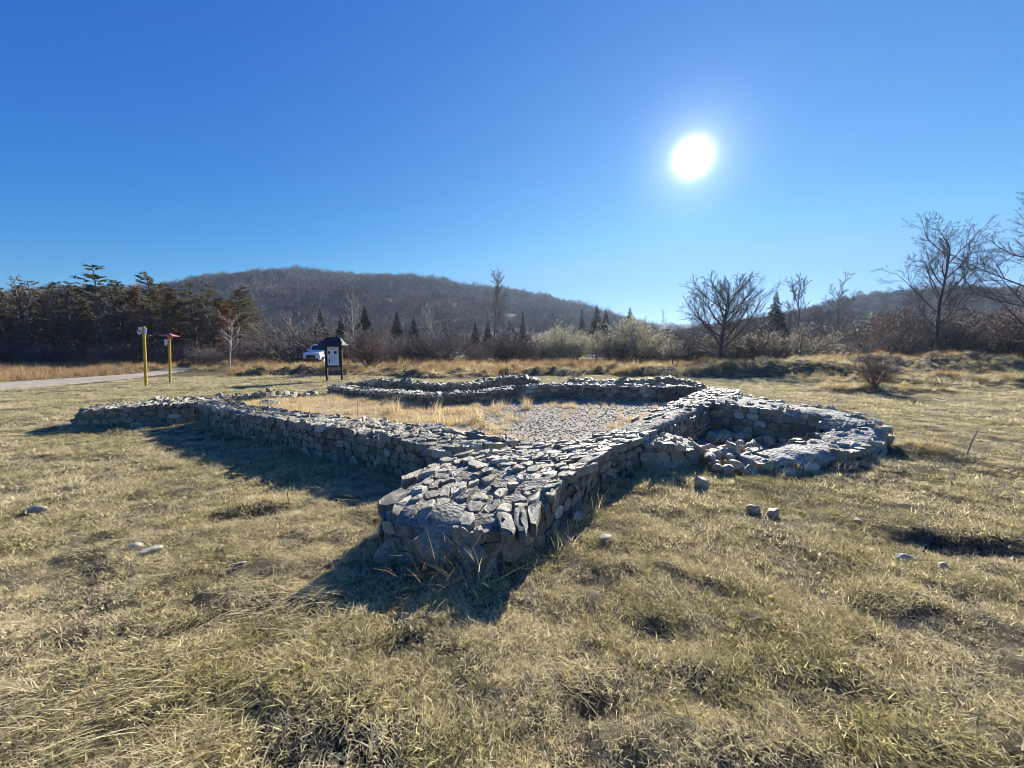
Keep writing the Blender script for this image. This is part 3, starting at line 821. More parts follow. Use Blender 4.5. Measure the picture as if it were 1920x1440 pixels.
rock("loose_stone", -2.82, 2.9, (0.085, 0.06, 0.04), 0.6, "buff rounded stone half hidden under long dry grass", var=9)
rock("loose_stone", -3.02, 2.97, (0.06, 0.045, 0.035), 0.2, "grey flat-sided stone touching the buff stone under the grass", var=1)
rock("loose_stone", -3.1, 3.25, (0.08, 0.04, 0.03), 0.4, "thin white stone on the rim of the grassy hollow", var=2)
rock("loose_stone", -2.0, 2.72, (0.045, 0.035, 0.03), 0.1, "small white stone on the grass right of the hollow", var=3)
rock("loose_stone", -0.46, 2.46, (0.03, 0.022, 0.024), 0.1, "small white pebble in the shadow of the wall end", var=4)
rock("loose_stone", 0.45, 1.74, (0.022, 0.012, 0.012), 0.7, "tiny oblong pale pebble in the near grass", var=6)
rock("loose_stone", -0.55, 1.47, (0.02, 0.017, 0.022), 0.2, "tiny round tan pebble beside the dark soil patch", var=5)
rock("loose_stone", 0.78, 3.12, (0.07, 0.05, 0.02), 0.4, "flat flake of stone at the sunny foot of the wall end", var=8)
rock("loose_stone", 0.62, 3.5, (0.07, 0.06, 0.06), 1.2, "rounded stone leaning on the foot of the wall end", var=9)
rock("loose_stone", -7.2, 11.3, (0.34, 0.2, 0.17), 0.2, "big pale block lying on the straw in front of the crumbled stones", var=6)
rock("loose_stone", -5.4, 11.9, (0.13, 0.1, 0.1), 0.2, "small grey stone on the straw before the left end of the inner wall", var=7)
rock("loose_stone", 2.55, 11.8, (0.12, 0.09, 0.08), 0.2, "white stone on the gravel at the foot of the dark inner wall", var=0)
rock("loose_stone", 1.6, 12.0, (0.06, 0.05, 0.05), 0.2, "tiny white stone by the foot of the dark inner wall", var=3)
rock("loose_stone", 3.28, 5.02, (0.22, 0.10, 0.13), 0.1, "largest pale slab standing on edge at the mouth of the apse", var=3, tilt=(0.5, 0.0))
rock("loose_stone", 3.62, 4.92, (0.16, 0.1, 0.1), -0.2, "reddish brown stone at the near end of the apse wall", var=5)
rr_ = random.Random(55)
def rub(n, label, group, fn, s0, s1):
    for _ in range(n):
        x, y, z = fn(); s_ = rr_.uniform(s0, s1)
        rock("rubble_stone", x, y, (s_ * rr_.uniform(0.8, 1.35), s_ * rr_.uniform(0.6, 1.0), s_ * rr_.uniform(0.5, 0.85)), rr_.uniform(0, 6.28), label, group,
             z=z, tilt=(rr_.uniform(-0.6, 0.6), rr_.uniform(-0.6, 0.6)), var=rr_.randrange(10))
def f_mouth():
    t = rr_.random(); x = 2.55 + 0.85 * rr_.random(); y = 4.75 + 1.0 * t + 0.25 * (x - 2.6)
    return x, y, 0.02 + 0.14 * sstep(0.1, 0.6, t) * rr_.uniform(0.4, 1)
def f_inside():
    while True:
        x, y = rr_.uniform(2.7, 5.2), rr_.uniform(5.4, 7.7)
        if in_poly(np.array([x]), np.array([y]), APSE)[0] and y < 6.0 + 0.55 * (x - 2.7): return x, y, rr_.uniform(-0.11, -0.01)
def f_back():
    x = rr_.uniform(3.6, 4.75); y = 7.45 - 0.35 * abs(x - 4.0) + rr_.uniform(-0.5, 0.15)
    return x, y, rr_.uniform(-0.11, -0.02)
rub(26, "pale rubble stone spilling out of the mouth of the apse", "rubble spilling from the apse mouth", f_mouth, 0.07, 0.15)
rub(46, "pale rubble stone on the sunlit floor of the apse", "rubble on the apse floor", f_inside, 0.06, 0.14)
rub(30, "bluish rubble stone in the shade along the back of the apse", "rubble in the shade of the apse wall", f_back, 0.08, 0.15)

# ------------------------------------------------------------------ grass
FOOT = [w.foot for w in W.values()]
def on_walls(x, y):
    m = np.zeros(np.shape(x), bool)
    for f in FOOT: m |= in_poly(x, y, f)
    return m
def ring_points(n, r0, r1, half=64, density_pow=1.0):
    th = np.radians(RNG.uniform(-half, half, n))
    u = RNG.random(n)
    r = (r0 ** density_pow + u * (r1 ** density_pow - r0 ** density_pow)) ** (1 / density_pow)
    return r * np.sin(th), r * np.cos(th), r
def rots(n, tilt=0.12): return np.stack([RNG.normal(0, tilt, n), RNG.normal(0, tilt, n), RNG.uniform(0, 6.283, n)], 1)

LAWN = [tuft(200 + i, 60, 0.09, (0.018, 0.05), (0.0010, 0.0021), (0.55, 1.5), (0.1, 0.9), mat=M['lawn']) for i in range(8)]
def lawn(name, n, r0, r1, s0, s1, pw, thin):
    x, y, r = ring_points(n, r0, r1, 64, pw)
    k = ~on_walls(x, y) & ~in_poly(x, y, ROOM) & ~in_poly(x, y, APSE) & ~in_poly(x + (vnoise(x, y, 0.8, 76) - 0.5) * 1.6, y, PATH)
    k &= RNG.random(n) > 0.9 * pit_mask(x, y) ** 0.7
    k &= RNG.random(n) > thin * sstep(0.5, 0.72, 0.6 * vnoise(x, y, 2.3, 71) + 0.4 * vnoise(x, y, 6.0, 73))
    x, y, r = x[k], y[k], r[k]; n = len(x)
    s = RNG.uniform(s0, s1, n) * (0.75 + 0.5 * vnoise(x, y, 1.1, 72))
    # taller along the feet of the walls
    z = ground_h(x, y)
    scl = np.stack([s, s, s * RNG.uniform(0.6, 1.1, n)], 1)
    tag(scatter(name, np.stack([x, y, z], 1), rots(n, 0.15), scl, RNG.integers(0, len(LAWN), n), LAWN), kind="stuff")
lawn("lawn_grass", 16000, 0.9, 5.0, 0.8, 1.35, 1.35, 0.7)
lawn("lawn_grass", 26000, 5.0, 14.0, 1.1, 1.9, 1.25, 0.6)
lawn("lawn_grass", 30000, 14.0, 33.0, 1.6, 2.8, 1.4, 0.4)

# long swept strands lying on the lawn, thicker on the left
LONG = [tuft(300 + i, 16, 0.12, (0.10, 0.24), (0.0011, 0.002), (1.0, 1.5), (0.05, 0.5), az=-2.5, segs=3, mat=M['long']) for i in range(6)]
x, y, r = ring_points(5200, 1.0, 9.0, 62, 1.2)
keep = ~on_walls(x, y) & ~in_poly(x, y, ROOM) & ~in_poly(x, y, APSE)
keep &= RNG.random(len(x)) < np.where(x < -0.9 - 0.1 * y, 0.6 * sstep(0.42, 0.7, vnoise(x, y, 0.9, 75)) + 0.06, 0.035)
x, y = x[keep], y[keep]; n = len(x)
s = RNG.uniform(0.6, 1.25, n)
ro = rots(n, 0.06); ro[:, 2] = RNG.normal(0, 0.35, n) + np.where(x > 0, 1.6, 0)
tag(scatter("long_grass", np.stack([x, y, ground_h(x, y) + 0.012], 1), ro, np.stack([s] * 3, 1), RNG.integers(0, 6, n), LONG), kind="stuff")

# rank grass and weeds along the feet of the walls, a few rooted in the tops
fx, fy, fz, fs = [], [], [], []
for key, w in W.items():
    for arr, oth in ((w.l, w.r), (w.r, w.l)):
        for _ in range(int(w.S * (9 if key in ('long', 'left', 'spur', 'stub', 'apse') else 6))):
            i = RNG.integers(0, w.n); o_ = arr[i] - oth[i]; o_ = o_ / np.linalg.norm(o_); p = arr[i] + o_ * RNG.uniform(0.02, 0.16)
            fx.append(p[0]); fy.append(p[1]); fz.append(float('nan')); fs.append(RNG.uniform(0.12, 0.34))
    for _ in range(int(w.S * 2.0)):
        i = RNG.integers(0, w.n); p = w.l[i] + (w.r[i] - w.l[i]) * RNG.uniform(0.1, 0.9)
        fx.append(p[0]); fy.append(p[1]); fz.append(w.h[i] - 0.02); fs.append(RNG.uniform(0.05, 0.13))
fx, fy, fz, fs = map(np.array, (fx, fy, fz, fs))
fz = np.where(np.isnan(fz), ground_h(fx, fy), fz)
WEED = [tuft(660 + i, 30, 0.25, (0.2, 0.8), (0.004, 0.009), (0.1, 1.2), (0.1, 0.9), segs=3, mat=M['long' if i % 2 else 'lawn']) for i in range(6)]
tag(scatter("wall_foot_grass", np.stack([fx, fy, fz], 1), rots(len(fx), 0.2), np.stack([fs] * 3, 1), RNG.integers(0, 6, len(fx)), WEED), kind="stuff")

# straw on the room floor, and gravel
GOLD = [tuft(400 + i, 60, 0.13, (0.10, 0.24), (0.0018, 0.0034), (0.05, 0.7), (0.1, 0.8), segs=3, mat=M['gold']) for i in range(5)]
n = 14000
x = RNG.uniform(-8.4, 6.0, n); y = RNG.uniform(5.0, 14.2, n)
dens = np.where(x < -0.3 - 0.12 * (y - 6) * 0, 0.75, 0.0) * sstep(-0.2, -1.4, x) if False else 0.8 * (1 - sstep(-2.2, 0.2, x - 0.15 * (9 - y)))
dens = dens * (0.35 + 0.9 * vnoise(x, y, 0.9, 81)) + 0.16 * sstep(0.5, 0.8, vnoise(x, y, 0.8, 82)) + 0.02 + 0.35 * sstep(1.2, 3.0, x) * (1 - sstep(0.5, 1.3, np.abs(y - 8.6 - 0.9 * (x - 3.2))))
dens = dens + 0.5 * (1 - sstep(0.1, 0.7, np.hypot(x - 0.9, y - 5.75)))
k = in_poly(x, y, ROOM) & ~on_walls(x, y) & (RNG.random(n) < dens)
x, y = x[k], y[k]; n = len(x)
s = RNG.uniform(0.35, 0.85, n) * (0.55 + 0.75 * vnoise(x, y, 1.3, 83))
tag(scatter("straw_grass", np.stack([x, y, np.full(n, 0.012)], 1), rots(n, 0.15), np.stack([s, s, s], 1), RNG.integers(0, 5, n), GOLD), kind="stuff")
PEB = [rock_mesh(500 + i, 1, 5) for i in range(6)]
for p_ in PEB: p_.materials.clear(); p_.materials.append(M['gravel'])
n = 36000
x = RNG.uniform(-7.5, 6.0, n); y = RNG.uniform(5.0, 14.0, n)
k = in_poly(x, y, ROOM) & ~on_walls(x, y) & (RNG.random(n) < 0.15 + 0.85 * sstep(-2.5, -0.3, x - 0.15 * (9 - y)))
x, y = x[k], y[k]; n = len(x); s = 0.010 + 0.03 * RNG.random(n) ** 2.5
tag(scatter("gravel", np.stack([x, y, 0.012 + s * 0.15], 1), rots(n, 0.4), np.stack([s, s * 0.9, s * 0.55], 1), RNG.integers(0, 6, n), PEB), kind="stuff")
# clods in the bare patches
n = 900
pk = RNG.integers(0, 4, n); pp = np.array([PITS[i] for i in pk])
x = pp[:, 0] + RNG.normal(0, 0.45, n) * pp[:, 2]; y = pp[:, 1] + RNG.normal(0, 0.6, n) * pp[:, 3]
s = RNG.uniform(0.004, 0.016, n)
CLOD = [rock_mesh(520 + i, 1, 5) for i in range(4)]
for p_ in CLOD: p_.materials.clear(); p_.materials.append(M['soil'])
tag(scatter("soil_clods", np.stack([x, y, ground_h(x, y) + 0.002], 1), RNG.uniform(0, 6.28, (n, 3)), np.stack([s, s, s * 0.8], 1), RNG.integers(0, 4, n), CLOD), kind="stuff")

# single conspicuous tufts
def grass_clump(x, y, s, label, mat, seed, n=90, L=(0.25, 0.5), name="grass_clump", lean=(0.02, 0.55), rad=0.12, w=(0.0025, 0.0045), cat="grass tuft"):
    me = tuft(seed, n, rad, L, w, lean, (0.1, 0.7), segs=3, name=name, mat=mat)
    o = obj(name, me, loc=(x, y, float(ground_h(np.array([x]), np.array([y]))[0]))); o.scale = (s, s, s)
    return tag(o, label, cat)
grass_clump(-0.82, 8.6, 0.95, "dense upright golden grass clump alone at the edge of the gravel", M['gold'], 1, 150)
grass_clump(0.42, 10.6, 0.95, "golden grass clump near the foot of the dark wall, taller of two", M['gold'], 2, 120)
grass_clump(-0.3, 10.7, 0.8, "golden grass clump near the dark wall, lower and spread wide", M['gold'], 3, 130, rad=0.3, lean=(0.2, 0.9))
grass_clump(0.0, 8.9, 0.6, "small low golden tuft in the middle of the gravel", M['gold'], 4, 80, lean=(0.2, 0.9))
grass_clump(-3.0, 9.6, 1.15, "tall pale golden clump standing highest in the straw", M['gold'], 5, 170, rad=0.2)
grass_clump(-2.05, 10.35, 0.8, "thin golden clump against the bend of the inner wall", M['gold'], 6, 60)
grass_clump(-1.65, 8.2, 1.0, "broad golden clump right of the straw patch", M['gold'], 7, 200, rad=0.4)
grass_clump(-0.62, 7.9, 0.6, "brownish golden tuft by the near wall below the upright clump", M['tall'], 8, 70)
grass_clump(0.9, 5.75, 0.75, "red-brown weeds growing behind the wall corner", M['redweed'], 9, 160, rad=0.5, lean=(0.0, 0.5), w=(0.0015, 0.003), cat="weeds")
grass_clump(-0.24, 2.5, 0.75, "dry pale weed stalks hanging at the broken wall end", M['long'], 10, 60, L=(0.3, 0.6), rad=0.14, lean=(0.2, 1.2), cat="weeds")
grass_clump(-0.55, 2.55, 0.75, "dark tangled weeds at the shaded foot of the wall end", M['tall'], 11, 80, L=(0.2, 0.6), rad=0.3, lean=(0.3, 1.3), cat="weeds")
grass_clump(6.4, 5.75, 0.6, "tangle of drooping dry weeds below the right end of the apse", M['tall'], 12, 170, L=(0.3, 0.7), rad=0.4, lean=(0.5, 1.4), cat="weeds")
grass_clump(2.65, 4.55, 0.35, "short yellow tuft in front of the rubble heap", M['lawn'], 13, 120, L=(0.1, 0.3), cat="grass tuft")
grass_clump(3.05, 6.75, 0.75, "bundle of arching dry stalks inside the apse by the long wall", M['long'], 14, 50, L=(0.4, 0.9), rad=0.15, lean=(0.4, 1.1), cat="weeds")
grass_clump(-2.2, 3.42, 0.5, "pale bleached grass drooping over the dark hollow", M['long'], 15, 120, L=(0.3, 0.6), rad=0.35, lean=(0.8, 1.5), cat="grass tuft")

def stalk(x, y, pts, rad, label, mat, z=None):
    mb = MB(); mb.tube(pts, [rad] * (len(pts) - 1) + [rad * 0.5], 5, cap=True)
    tag(obj("dry_stalk", mb.mesh("dry_stalk", [mat]), None, (x, y, gz0(x, y) if z is None else z)), label, "stick")
gz0 = lambda x, y: float(ground_h(np.array([x]), np.array([y]))[0])
stalk(-3.35, 8.2, [(0, 0, 0), (0.02, 0, 0.3), (0.03, 0.01, 0.62)], 0.006, "single thin upright stalk standing in the golden straw", M['twig_pale'])
stalk(6.75, 5.6, [(0, 0, 0), (0.05, 0, 0.2), (0.16, 0.02, 0.4)], 0.009, "pale leaning stick in the grass right of the apse", M['twig_pale'])
stalk(2.75, 6.85, [(0, 0, 0.3), (0.3, -0.1, 0.16), (0.75, -0.2, -0.05)], 0.008, "pale bent stick lying across the apse rubble beside the long wall", M['twig_pale'], 0.0)
stalk(1.72, 4.75, [(0, 0, 0), (0.05, 0.02, 0.1), (0.12, 0.03, 0.2)], 0.006, "short bent straw stick at the shaded foot of the long wall", M['twig_pale'])
stalk(-2.3, 3.85, [(0, 0, 0), (-0.01, 0, 0.12), (0.01, 0, 0.26)], 0.004, "thin dark weed stem behind the grassy hollow", M['twig'])

# tall dry grass beyond the mown edge
TALL = [tuft(600 + i, 55, 0.28, (0.35, 0.8), (0.004, 0.008), (0.02, 0.6), (0.1, 0.9), segs=3, mat=M['tall']) for i in range(6)]
REDW = [tuft(620 + i, 34, 0.25, (0.4, 0.9), (0.004, 0.007), (0.02, 0.4), (0.0, 0.4), segs=2, mat=M['redweed']) for i in range(3)]
n = 30000
x = RNG.uniform(-75, 70, n); y = RNG.uniform(13, 52, n)
edge = 25.4 + 1.2 * np.sin(x * 0.35)
edge = np.where(x < -19, 30.2 + 0.2 * (-19 - x), edge)
edge = np.where(x < -25.5, 17.0, edge)
edge = np.where((x > 13), 26.5 - 0.55 * np.clip(x - 15, 0, 12), edge)
k = (y > edge + RNG.normal(0, 0.5, n)) & ~in_poly(x, y, PATH) & (np.abs(x) < 1.7 * y)
k &= (RNG.random(n) < np.where((x > 13) & (y < 27), 0.32, np.where(y > 38, 0.5, 1.0)) * (0.25 + 0.9 * vnoise(x, y, 0.45, 91)))
x, y = x[k], y[k]; n = len(x)
s = RNG.uniform(0.45, 1.05, n) * (0.55 + 0.7 * vnoise(x, y, 0.35, 92)) * np.where((x > 13) & (y < 27), 0.6, 1.0)
pick = np.where(RNG.random(n) < 0.12 + 0.5 * sstep(0.6, 0.75, vnoise(x, y, 0.22, 93)), 6 + RNG.integers(0, 3, n), RNG.integers(0, 6, n))
tag(scatter("tall_dry_grass", np.stack([x, y, ground_h(x, y) - 0.02], 1), rots(n, 0.14), np.stack([s * 1.1, s * 1.1, s], 1), pick, TALL + REDW), kind="stuff")

n = 26000
x = RNG.uniform(-40, 48, n); y = RNG.uniform(13, 34, n)
zc = ground_h(x, y)
k = (zc > 0.10) & ~in_poly(x, y, PATH) & (np.abs(x) < 1.6 * y) & (RNG.random(n) < 0.35 + 0.65 * vnoise(x, y, 0.9, 96))
x, y, zc = x[k], y[k], zc[k]; n = len(x); s = RNG.uniform(0.22, 0.5, n) * (0.5 + 0.9 * vnoise(x, y, 0.7, 97))
tag(scatter("bank_grass", np.stack([x, y, zc - 0.01], 1), rots(n, 0.3), np.stack([s * 1.5, s * 1.5, s], 1), RNG.integers(0, 8, n), [tuft(640 + i, 40, 0.28, (0.3, 0.7), (0.006, 0.011), (0.2, 1.1), (0.2, 0.9), segs=2, mat=M['lawn']) for i in range(5)] + TALL[:3]), kind="stuff")

# ------------------------------------------------------------------ trees
def gz(x, y): return float(ground_h(np.array([x]), np.array([y]))[0])

def grow(mb, rnd, p, d, L, r, depth, P, twigs=None):
    """one limb as a tapered wandering tube, then its side limbs"""
    segs = P['segs'][depth]; pts = [Vector(p)]; rad = [r]; d = d.normalized(); cur = Vector(p)
    dirs = [d]
    for i in range(segs):
        d = (d + Vector((rnd.gauss(0, 1), rnd.gauss(0, 1), rnd.gauss(0, 0.7))) * P['wander'][depth] + Vector((0, 0, 1)) * P['up'][depth]).normalized()
        cur = cur + d * (L / segs); pts.append(cur.copy()); dirs.append(d)
        rad.append(max(P['rmin'], r * (1 - (i + 1) / segs * P['taper'][depth])))
    tgt = mb if depth < P['split'] else twigs
    tgt.tube(pts, rad, P['sides'][depth])
    last = depth == len(P['n']) 
    if depth >= len(P['n']):
        if P.get('bud') and twigs is not None:
            for q in range(P['bud']):
                i = rnd.randrange(len(pts)); dd = Vector((rnd.gauss(0, 1), rnd.gauss(0, 1), rnd.gauss(0.3, 1))).normalized()
                sd = dd.cross(Vector((rnd.gauss(0, 1), rnd.gauss(0, 1), rnd.gauss(0, 1)))).normalized()
                twigs.leafq(pts[i], dd, sd, rnd.uniform(*P['bl']), rnd.uniform(*P['bw']), 1)
        return
    n = P['n'][depth]
    for k in range(n):
        t = P['start'][depth] + (1 - P['start'][depth]) * (k + rnd.random()) / n
        f = t * segs; i = min(int(f), segs - 1); fr = f - i
        q = pts[i].lerp(pts[i + 1], fr); bd = dirs[i + 1]
        az = k * 2.4 + rnd.uniform(-0.6, 0.6)
        ref = Vector((1, 0, 0)) if abs(bd.x) < 0.8 else Vector((0, 1, 0))
        u = (ref - bd * ref.dot(bd)).normalized(); v = bd.cross(u)
        an = math.radians(rnd.gauss(P['ang'][depth], 9))
        nd = bd * math.cos(an) + (u * math.cos(az) + v * math.sin(az)) * math.sin(an)
        cl = L * P['len'][depth] * rnd.uniform(0.7, 1.2) * (1 - P['conic'][depth] * t)
        cr_ = max(P['rmin'], min(rad[i] * 0.8, r * P['rr'][depth]))
        grow(mb, rnd, q, nd, cl, cr_, depth + 1, P, twigs)

def P_tree(**k):
    P = dict(segs=[7, 5, 4, 3, 2], wander=[0.06, 0.13, 0.16, 0.18, 0.2], up=[0.03, 0.06, 0.05, 0.04, 0.03], taper=[0.75, 0.8, 0.8, 0.8, 0.7], sides=[7, 5, 4, 3, 3],
             n=[9, 7, 6, 4], start=[0.22, 0.2, 0.15, 0.2], ang=[48, 42, 40, 38], len=[0.55, 0.5, 0.45, 0.55], conic=[0.45, 0.3, 0.3, 0.2], rr=[0.45, 0.5, 0.5, 0.6], rmin=0.008, split=1)
    P.update(k); return P

def tree_meshes(seed, P, H, r, stems=1, spread=0.0, mats=None):
    rnd = random.Random(seed); a, b = MB(), MB()
    for s_ in range(stems):
        az = s_ * 6.283 / max(stems, 1) + rnd.uniform(-0.4, 0.4)
        sp = spread * math.sqrt(rnd.uniform(0.02, 1.0)) if stems > 1 else rnd.uniform(0, 0.06)
        d = Vector((math.cos(az) * math.sin(sp), math.sin(az) * math.sin(sp), math.cos(sp)))
        base = Vector((math.cos(az), math.sin(az), 0)) * (r * 1.1 if stems > 1 else 0) + Vector((0, 0, -0.15))
        grow(a, rnd, base, d, H * rnd.uniform(0.88, 1.0) * (1 - 0.22 * sp) if stems > 1 else H, r * (1 if stems == 1 else rnd.uniform(0.6, 1)), 0, P, b)
    mt, mc, mbud = mats
    return a.mesh("trunk", [mt], True), b.mesh("crown", [mc, mbud], True)

def plant(name, meshes, x, y, rz, scale, label, cat, group=None, z=None, parts=("trunk", "crown")):
    root = empty(name, (x, y, gz(x, y) if z is None else z), rz)
    root.scale = scale if isinstance(scale, tuple) else (scale,) * 3
    for nm, me in zip(parts, meshes): obj(nm, me, root)
    return tag(root, label, cat, group)

BARE = (M['bark'], M['twig'], M['budgrey'])
# big single trees
t_multi = tree_meshes(21, P_tree(n=[20, 11, 7, 3], segs=[6, 6, 4, 3, 2], wander=[0.05, 0.09, 0.13, 0.15, 0.18], up=[0.03, 0.11, 0.09, 0.07, 0.05], ang=[52, 32, 34, 34], start=[0.1, 0.15, 0.15, 0.2], len=[0.82, 0.45, 0.42, 0.5], conic=[0.62, 0.25, 0.2, 0.2], rr=[0.42, 0.42, 0.5, 0.6], rmin=0.010), 7.4, 0.2, 1, 0, BARE)
plant("bare_tree", t_multi, 20.2, 37.6, 0.4, (1.13, 1.13, 0.94), "wide fan-shaped bare tree with many stems, right of centre at the meadow edge", "tree")
t_big = tree_meshes(22, P_tree(n=[18, 9, 6, 4], wander=[0.035, 0.13, 0.16, 0.18, 0.2], ang=[46, 40, 38, 38], up=[0.03, 0.09, 0.06, 0.05, 0.03], rr=[0.33, 0.45, 0.5, 0.6], rmin=0.009, start=[0.14, 0.2, 0.15, 0.2], len=[0.6, 0.5, 0.45, 0.5]), 10.6, 0.2, 1, 0, BARE)
plant("bare_tree", t_big, 33.4, 30.2, 1.1, (0.86, 0.86, 0.86), "tall bare tree with a dark ivy-choked base on the right bank", "tree")
t_edge = tree_meshes(23, P_tree(n=[17, 9, 6, 4], ang=[54, 42, 40, 38], up=[0.03, 0.08, 0.06, 0.05, 0.03], rr=[0.33, 0.45, 0.5, 0.6], rmin=0.009, start=[0.15, 0.2, 0.15, 0.2], len=[0.72, 0.5, 0.45, 0.5]), 10.8, 0.2, 1, 0, BARE)
plant("bare_tree", t_edge, 36.6, 26.5, 2.3, (0.9, 0.9, 0.8), "tall bare tree cut by the right edge of the picture, arching its branches inwards", "tree")
t_pop = tree_meshes(24, P_tree(wander=[0.015, 0.1, 0.14, 0.16], n=[26, 7, 4], segs=[8, 5, 4, 3], ang=[22, 24, 26], start=[0.3, 0.15, 0.1], len=[0.3, 0.45, 0.4], conic=[0.35, 0.2, 0.2], rmin=0.045, sides=[6, 4, 3, 3]), 20.5, 0.22, 1, 0, BARE)
plant("poplar_tree", t_pop, -5.1, 105, 0.3, (1, 1, 1), "single tall thin bare poplar rising above the shrubs against the hill", "tree")
t_sap = tree_meshes(25, P_tree(n=[9, 4, 3], segs=[7, 4, 3, 2], ang=[40, 38, 36], start=[0.4, 0.2, 0.2], len=[0.42, 0.45, 0.4], rmin=0.010, sides=[6, 4, 3, 3]), 4.1, 0.065, 1, 0, (M['bark_pale'], M['bark_pale'], M['bud']))
plant("sapling", t_sap, -21.3, 29.0, 0.2, (1, 1, 1), "small pale-barked sapling alone in front of the pine wood", "tree")
t_bud = tree_meshes(26, P_tree(n=[12, 6, 4], segs=[5, 4, 3, 2], ang=[45, 40, 40], start=[0.4, 0.2, 0.2], len=[0.45, 0.45, 0.45], rmin=0.008, sides=[5, 4, 3, 3], bud=3, bl=(0.03, 0.07), bw=(0.01, 0.025)), 3.1, 0.06, 1, 0, (M['bark'], M['twig'], M['bud']))
plant("small_tree", t_bud, 6.7, 30.5, 0.2, (1, 1, 1), "small round-topped tree with pale buds and a bare trunk at the meadow edge", "tree")
t_lean = tree_meshes(27, P_tree(n=[7, 5, 4], segs=[6, 4, 3, 2], ang=[40, 38, 36], start=[0.35, 0.2, 0.2], len=[0.5, 0.45, 0.4], rmin=0.009, sides=[5, 4, 3, 3], bud=1, bl=(0.03, 0.06), bw=(0.01, 0.02)), 3.0, 0.06, 2, 0.35, BARE)
plant("small_tree", t_lean, 12.2, 29.0, 0.2, (1, 1, 1), "thin dark leaning small tree left of the fan-shaped tree", "tree")

# shrubs: a few kinds, each copy its own thing
def shrub(seed, H, stems, spread, mats, bud=0, n=(6, 5), bl=(0.03, 0.08), bw=(0.01, 0.03), ang=(38, 40), rmin=0.012):
    return tree_meshes(seed, P_tree(n=list(n), segs=[5, 4, 3], ang=list(ang), start=[0.2, 0.15], len=[0.55, 0.5], conic=[0.35, 0.25], wander=[0.12, 0.16, 0.2], up=[0.02, 0.05, 0.04], sides=[4, 3, 3], rmin=rmin, bud=bud, bl=bl, bw=bw, taper=[0.8, 0.7, 0.6]), H, 0.05, stems, spread, mats)
SH_GREY = [shrub(700 + i, 3.0, 22, 1.0, (M['bark'], M['twig'], M['budgrey']), 2, (7, 7)) for i in range(3)]
SH_RED = [shrub(710 + i, 2.6, 22, 1.0, (M['twig_red'], M['twig_red'], M['budgrey']), 1, (7, 7)) for i in range(2)]
SH_PALE = [shrub(720 + i, 3.0, 26, 0.95, (M['twig'], M['twig_pale'], M['bud']), 8, (7, 7), (0.05, 0.12), (0.014, 0.034)) for i in range(2)]
SH_SEED = [shrub(730 + i, 3.0, 20, 1.0, (M['bark'], M['twig'], M['bud']), 3, (7, 7), (0.05, 0.10), (0.02, 0.045)) for i in range(2)]
named = [
 (SH_GREY[0], -23.9, 42.0, 5.1 / 3, 1.35, "large rounded bare grey bush left of the white vehicle"),
 (SH_RED[0], -11.2, 30.2, 2.9 / 2.6, 1.0, "pinkish brown bush just right of the notice board"),
 (SH_GREY[1], -6.9, 38.5, 4.4 / 3, 1.0, "tall many-stemmed grey bush left of centre at the meadow edge"),
 (SH_RED[1], 0.3, 40.0, 3.9 / 2.6, 0.9, "purplish dark bush with grey tips at the centre of the meadow edge"),
 (SH_PALE[0], 5.9, 48.0, 4.3 / 3, 1.25, "rounded yellowish bush left of the small budding tree"),
 (SH_PALE[1], 13.6, 42.5, 4.9 / 3, 1.1, "biggest pale yellow bush, in front of the spruce"),
 (SH_PALE[0], 18.0, 46.0, 3.4 / 3, 1.2, "lower pale bush between the big pale bush and the fan-shaped tree"),
 (SH_SEED[0], 27.7, 37.0, 4.1 / 3, 1.0, "bush with pale seed heads standing on the grassy mound"),
 (SH_SEED[1], 25.0, 42.0, 4.4 / 3, 1.3, "dark broad bush between the fan-shaped tree and the mound"),
 (SH_RED[1], 14.2, 15.0, 1.35 / 2.6, 0.75, "sparse reddish bush on the near bank at the right"),
 (SH_SEED[0], 33.0, 34.5, 3.2 / 3, 1.3, "bush with white tufts left of the tall ivy-choked tree"),
 (SH_GREY[2], 35.0, 31.5, 4.4 / 3, 0.9, "dark dense bush wrapped round the foot of the tall right tree"),
 (SH_RED[0], 41.5, 32.0, 5.2 / 2.6, 1.2, "big red-brown thicket at the right edge"),
 (SH_RED[1], 47.0, 36.0, 6.6 / 2.6, 1.2, "tallest red-brown thicket behind the right edge tree"),
 (SH_GREY[0], 37.5, 33.5, 5.0 / 3, 1.0, "tall dark thicket just right of the ivy-choked trunk"),
 (SH_GREY[1], 30.8, 31.8, 3.4 / 3, 1.1, "dark bush under the left limbs of the tall right tree"),
 (SH_GREY[2], 40.5, 29.0, 4.2 / 3, 1.2, "dark tangled bush at the foot of the tree cut by the right edge"),
 (SH_RED[0], 36.5, 36.5, 5.4 / 2.6, 1.1, "red-brown thicket behind the tall right tree"),
 (SH_SEED[1], 8.1, 19.5, 0.9 / 3, 0.8, "little pale-leaved bush behind the far end of the long wall"),
]
rs = random.Random(99)
for (me, x, y, s, wd, lab) in named:
    plant("bush", me, x, y, rs.uniform(0, 6.28), (s * wd, s * wd, s), lab, "bush")
fill = []
tries = 0
while len(fill) < 100 and tries < 4000:
    tries += 1
    y = rs.uniform(38, 74); k = rs.uniform(-1.15, 1.5); x = k * y
    if k < -0.72 and y < 60: continue
    if any((x - a) ** 2 + (y - b) ** 2 < 2.6 ** 2 for a, b in fill): continue
    fill.append((x, y))
for i in range(26):
    y = rs.uniform(36, 60); fill.append((rs.uniform(0.45, 1.45) * y, y))
